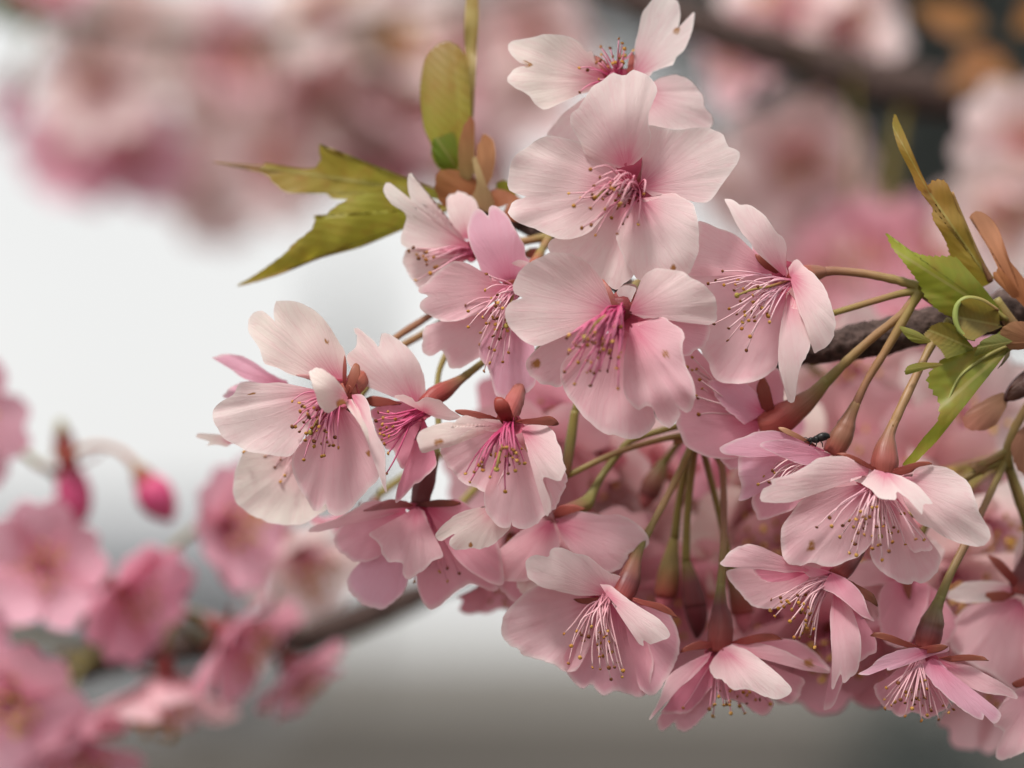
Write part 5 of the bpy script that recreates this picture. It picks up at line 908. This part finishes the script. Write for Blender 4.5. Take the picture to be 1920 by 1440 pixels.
leaf(t, (858, 318), [(840, 320), (822, 312), (810, 290), (812, 262), (835, 252), (852, 248), (858, 280)], (0.16, 0.21, 0.02), (0.13, 0.20, 0.02), z=10, cz=-285, cup=-.5, teeth=.6, nt=40)
leaf(t, (883, 300), [(877, 250), (875, 190), (873, 110), (870, 60), (872, 20), (878, -30), (893, -30), (898, 30), (894, 65), (885, 95), (883, 150), (886, 240)], (.42, .33, .15), (.38, .28, .10), z=-20, cz=-310, cup=-1.5, teeth=.5)
for bb, pts, c0, c1, zz in [((880, 340), [(862, 330), (858, 280), (870, 235), (882, 218), (890, 230), (890, 270), (892, 320)], (.32, .22, .08), (.36, .13, .06), -195), ((912, 352), [(898, 335), (893, 285), (904, 256), (922, 258), (930, 290), (924, 330)], (.45, .24, .12), (.45, .20, .09), -200),
                            ((905, 380), [(870, 390), (830, 385), (817, 350), (822, 322), (850, 318), (890, 335), (915, 360)], (.30, .10, .04), (.33, .14, .05), -205), ((950, 385), [(918, 395), (915, 362), (940, 355), (975, 370), (992, 395), (975, 415), (940, 410)], (.36, .13, .06), (.34, .10, .05), -195),
                            ((905, 395), [(880, 380), (895, 340), (885, 300), (893, 296), (908, 335), (925, 375), (925, 400)], (.50, .36, .18), (.46, .34, .16), -190), ((955, 365), [(935, 362), (930, 345), (945, 338), (965, 350), (970, 370)], LG, LG, -225), ((1010, 492), [(995, 488), (988, 478), (998, 466), (1010, 465), (1022, 480), (1020, 492)], (.5, .18, .12), (.45, .15, .1), -190)]:
    leaf(t, bb, pts, c0, c1, z=10, cz=zz-60, cup=-.35, bow=.07, teeth=0, nt=40, crk=2.2, name='bud_scale', mat=M_SCALE)
t = thing('leafy_shoot', 'young green shoot of serrated and curling leaves with peach bud scales', 'shoot', W([[1890, 610, -120]])[0], 'leafy shoots')
leaf(t, (1130, 870), [(1080, 860), (1045, 828), (1000, 790), (960, 680), (900, 560), (850, 460), (810, 340), (790, 230), (815, 152), (850, 220), (900, 330), (930, 420), (980, 540), (1030, 640), (1095, 768), (1140, 820)], (.34, .16, .04), (.24, .19, .03), z=-10, cz=-50, C=H1, cup=-1.2, teeth=1.5)
o = leaf(t, (1640, 1600), [(1560, 1640), (1400, 1500), (1290, 1370), (1250, 1250), (1200, 1160), (1140, 1060), (1135, 980), (1160, 912), (1080, 872), (1040, 832), (1100, 772), (1120, 738), (1180, 712), (1230, 718), (1272, 768), (1322, 890), (1382, 1050), (1452, 1230), (1562, 1400), (1660, 1560)], LO, (.30, .16, .04), z=40, cz=-90, C=H1, cup=-.9, teeth=2)
rib(sub(t, o), [(1858, 528, -86, 6), (1830, 470, -70, 5), (1805, 410, -58, 4), (1785, 360, -50, 3)], (BROWN, (.3, .2, .06), LB))
o = leaf(t, (1888, 602), [(1850, 588), (1800, 584), (1785, 594), (1760, 583), (1735, 556), (1722, 530), (1705, 506), (1690, 486), (1672, 464), (1660, 435), (1678, 452), (1695, 463), (1720, 475), (1750, 480), (1790, 481), (1805, 495), (1845, 540), (1882, 588)], LD, LG, z=45, cz=-90, cup=-.5, teeth=2.6)
rib(sub(t, o), [(1888, 600, -84, 5), (1840, 562, -70, 4), (1780, 528, -58, 3), (1715, 487, -50, 2)], (OLIVE, (.3, .3, .08), LG))
leaf(t, (1875, 610), [(1700, 470), (1560, 390), (1440, 365), (1370, 395), (1330, 470), (1328, 560), (1370, 650), (1440, 712), (1500, 720), (1540, 660), (1640, 650), (1740, 610)][:0] or [(1872, 583), (1841, 565), (1815, 560), (1800, 567), (1791, 583), (1791, 602), (1800, 622), (1815, 636), (1828, 637), (1840, 625), (1858, 622), (1880, 612)], (.22, .17, .05), (.25, .20, .06), z=20, cz=-60, cup=.9, teeth=1.2)
rib(t, [(1872, 582, -40, 3), (1841, 563, -34, 4.5), (1812, 559, -30, 5), (1795, 572, -28, 5.5), (1791, 595, -26, 6), (1797, 617, -25, 5), (1812, 633, -25, 3.5), (1828, 638, -26, 2)], ((.3, .16, .06), (.27, .32, .08), (.30, .34, .09)), 'leaf_curl')
o = leaf(t, (1905, 640), [(1880, 618), (1850, 640), (1800, 660), (1768, 672), (1745, 695), (1737, 716), (1750, 738), (1760, 755), (1760, 785), (1745, 805), (1730, 822), (1711, 848), (1690, 874), (1712, 871), (1733, 851), (1757, 827), (1779, 797), (1790, 770), (1801, 744), (1817, 720), (1840, 700), (1870, 674), (1900, 655)], LD, LG, z=50, cz=-70, cup=-.4, teeth=2.8, bow=.05)
rib(sub(t, o), [(1905, 642, -64, 5), (1850, 668, -50, 4), (1800, 705, -40, 3), (1778, 750, -32, 2.5), (1755, 805, -24, 2), (1692, 873, -18, .8)], (OLIVE, (.28, .30, .08), LG))
leaf(t, (1500, 800), [(1360, 810), (1260, 880), (1200, 800), (1130, 730), (1065, 682), (1090, 640), (1150, 590), (1220, 568), (1300, 580), (1340, 620), (1400, 680), (1450, 740)], LD, (.24, .17, .04), z=20, cz=-45, C=H2, cup=.6, teeth=1.8)
leaf(t, (1130, 735), [(1090, 748), (1000, 747), (920, 702), (848, 603), (930, 618), (1010, 648), (1090, 700)], (.24, .22, .05), (.22, .24, .05), z=10, cz=-20, C=H2, cup=-.9, teeth=.5, nt=50)
leaf(t, (1230, 930), [(1150, 965), (1000, 965), (920, 1018), (898, 985), (930, 940), (1030, 913), (1190, 915)], (.26, .20, .04), (.24, .25, .05), z=10, cz=-15, C=H2, cup=-.9, teeth=.6, nt=50)
leaf(t, (1900, 640), [(1870, 625), (1840, 640), (1826, 668), (1850, 660), (1885, 648)], (.15, .16, .04), (.17, .17, .04), z=10, cz=-30, cup=-.6, teeth=.4, nt=40, name='leaf')
for bb, pts, c0, c1, zz in [((1925, 580), [(1890, 545), (1865, 490), (1850, 460), (1835, 430), (1816, 405), (1837, 396), (1860, 410), (1877, 440), (1881, 470), (1902, 500), (1932, 540), (1945, 580)], (.46, .16, .06), (.58, .28, .16), -110), ((1940, 640), [(1920, 655), (1895, 655), (1880, 640), (1876, 620), (1890, 606), (1915, 602), (1940, 612)], (.30, .12, .06), (.34, .17, .08), -40),
                            ((1890, 742), [(1880, 735), (1860, 742), (1828, 760), (1809, 777), (1808, 798), (1826, 809), (1848, 806), (1868, 796), (1888, 762)], (.42, .24, .14), (.46, .18, .13), -150), ((1935, 790), [(1920, 798), (1905, 815), (1895, 842), (1904, 872), (1925, 892), (1945, 870)], (.32, .14, .08), (.38, .17, .10), -170),
                            ((1900, 560), [(1880, 540), (1862, 520), (1872, 505), (1895, 525), (1915, 555)], (.42, .15, .06), (.48, .2, .08), -100), ((1895, 655), [(1885, 665), (1878, 680), (1870, 692), (1882, 682), (1893, 668)], (.12, .09, .04), (.10, .07, .03), -60)]:
    leaf(t, bb, pts, c0, c1, z=15, cz=zz, cup=-.35, bow=.07, teeth=.3, nt=40, crk=2.0, name='bud_scale', mat=M_SCALE)
rib(t, [(1868, 560, -90, 8), (1885, 590, -95, 12), (1905, 620, -110, 16), (1940, 640, -150, 20), (1985, 640, -200, 22), (2010, 600, -225, 22)], (OLIVE, BROWN, BROWN, MAROON), 'stem')
t = thing('cherry_bud', 'closed dark brown bud poking in at the right edge above the forked stalk', 'bud', W([[1930, 715, -150]])[0])
v, f, uv, c = tube([(1884, 752, -140, 3), (1890, 745, -140, 10), (1904, 734, -142, 18), (1922, 720, -146, 22), (1945, 700, -155, 20), (1985, 660, -190, 14)], ((.07, .025, .025), (.09, .035, .03), (.1, .04, .03)), sides=14, nseg=24); link('bud_body', v, f, M_STEM, t, uv=uv, colr=c)
for q in (-1, 0, 1):
    leaf(t, (1926, 722+q*8), [(1915, 712+q*10), (1898, 728+q*8), (1888, 744+q*4), (1902, 744+q*8), (1920, 732+q*9)], (.10, .04, .03), (.14, .06, .04), z=0, cz=-122+6*q, cup=-.9, teeth=.4, nt=24, name='bud_scale', mat=M_SCALE)

# small black insect on the rose pink blossom's calyx
M_BUG = plain('insect_shell', (0.006, 0.006, 0.007), (0.025, 0.024, 0.022), 2500, 0.3, 0.5, 0.0001)
t = thing('insect', 'tiny black insect resting on the calyx of the rose pink blossom', 'insect', W([[1535, 822, -28]])[0])
def bugpart(n, path, sides=10): v, f, uv, c = tube(path, (0, 0, 0), sides=sides, nseg=12); link(n, v, f, M_BUG, t)
bugpart('abdomen', [(1556, 820, -26, 2), (1551, 818, -25, 6.5), (1542, 819, -24, 8.5), (1533, 822, -24, 7)]); bugpart('thorax', [(1536, 821, -24, 6), (1530, 824, -24, 7.5), (1524, 825, -25, 5)]); bugpart('head', [(1526, 825, -25, 4), (1520, 825, -26, 5.5), (1515, 825, -27, 3)])
for k, (x, dx) in enumerate([(1524, -4), (1531, 0), (1538, 4)]):
    for s_ in (-1, 1): bugpart('leg', [(x, 826, -24, 1.3), (x+dx, 832, -22+4*s_, 1.1), (x+dx*1.6-2, 838, -30+3*s_, .9)], 5)
bugpart('antenna', [(1516, 824, -26, .8), (1511, 820, -22, .7), (1507, 821, -20, .5)], 4); bugpart('antenna', [(1516, 825, -26, .8), (1511, 827, -22, .7), (1507, 829, -20, .5)], 4)
# leaves just unfolding on the branches behind
for (x, y, z, dx, dy, lab) in [(620, -5, -4400, 60, -70, 0), (720, 40, -4400, 50, 40, 0), (20, 20, -4200, -60, -40, 1), (60, 60, -4300, -50, -60, 1), (1850, 50, -2650, -80, -20, 2), (1900, 60, -2650, 60, -50, 2), (1790, 90, -2650, 70, 40, 2), (1890, 110, -2650, -70, 30, 2), (1590, 740, -1150, 90, -50, 3), (1640, 690, -1250, -40, 60, 3), (1680, 760, -1200, -60, -40, 3)]:
    SEED[0] += 1
    n_ = np.array([-dy, dx])*.45; P = np.array([x, y]); d_ = np.array([dx, dy])*1.6
    pts = [P+n_*.2+d_*.05, P+n_*.8+d_*.3, P+n_*.9+d_*.55, P+n_*.5+d_*.85, P+d_*1.1, P-n_*.4+d_*.85, P-n_*.9+d_*.55, P-n_*.7+d_*.3, P-n_*.2+d_*.05]
    v, f, uv, br, (rx, cx) = sheet((x, y, z), pts, z=40, bow=.1, cup=.4, nt=50, ns=8, seed=SEED[0], teeth=2)
    o = link('cherry_leaf', v, f, M_LEAF, None, uv=np.c_[cx, rx], colr=np.array([(.34, .16, .06), (.06, .09, .02), (.38, .17, .08), (.34, .15, .07)][lab]))
    o['label'] = ['orange-bronze young leaf on the slender branch far behind', 'dark green leaf at the end of the slender branch far behind', 'bronze young leaf on the thick brown branch behind', 'bronze young leaf among the blossoms behind the stalks'][lab]; o['category'] = 'leaf'; o['group'] = 'young leaves on the branches behind'
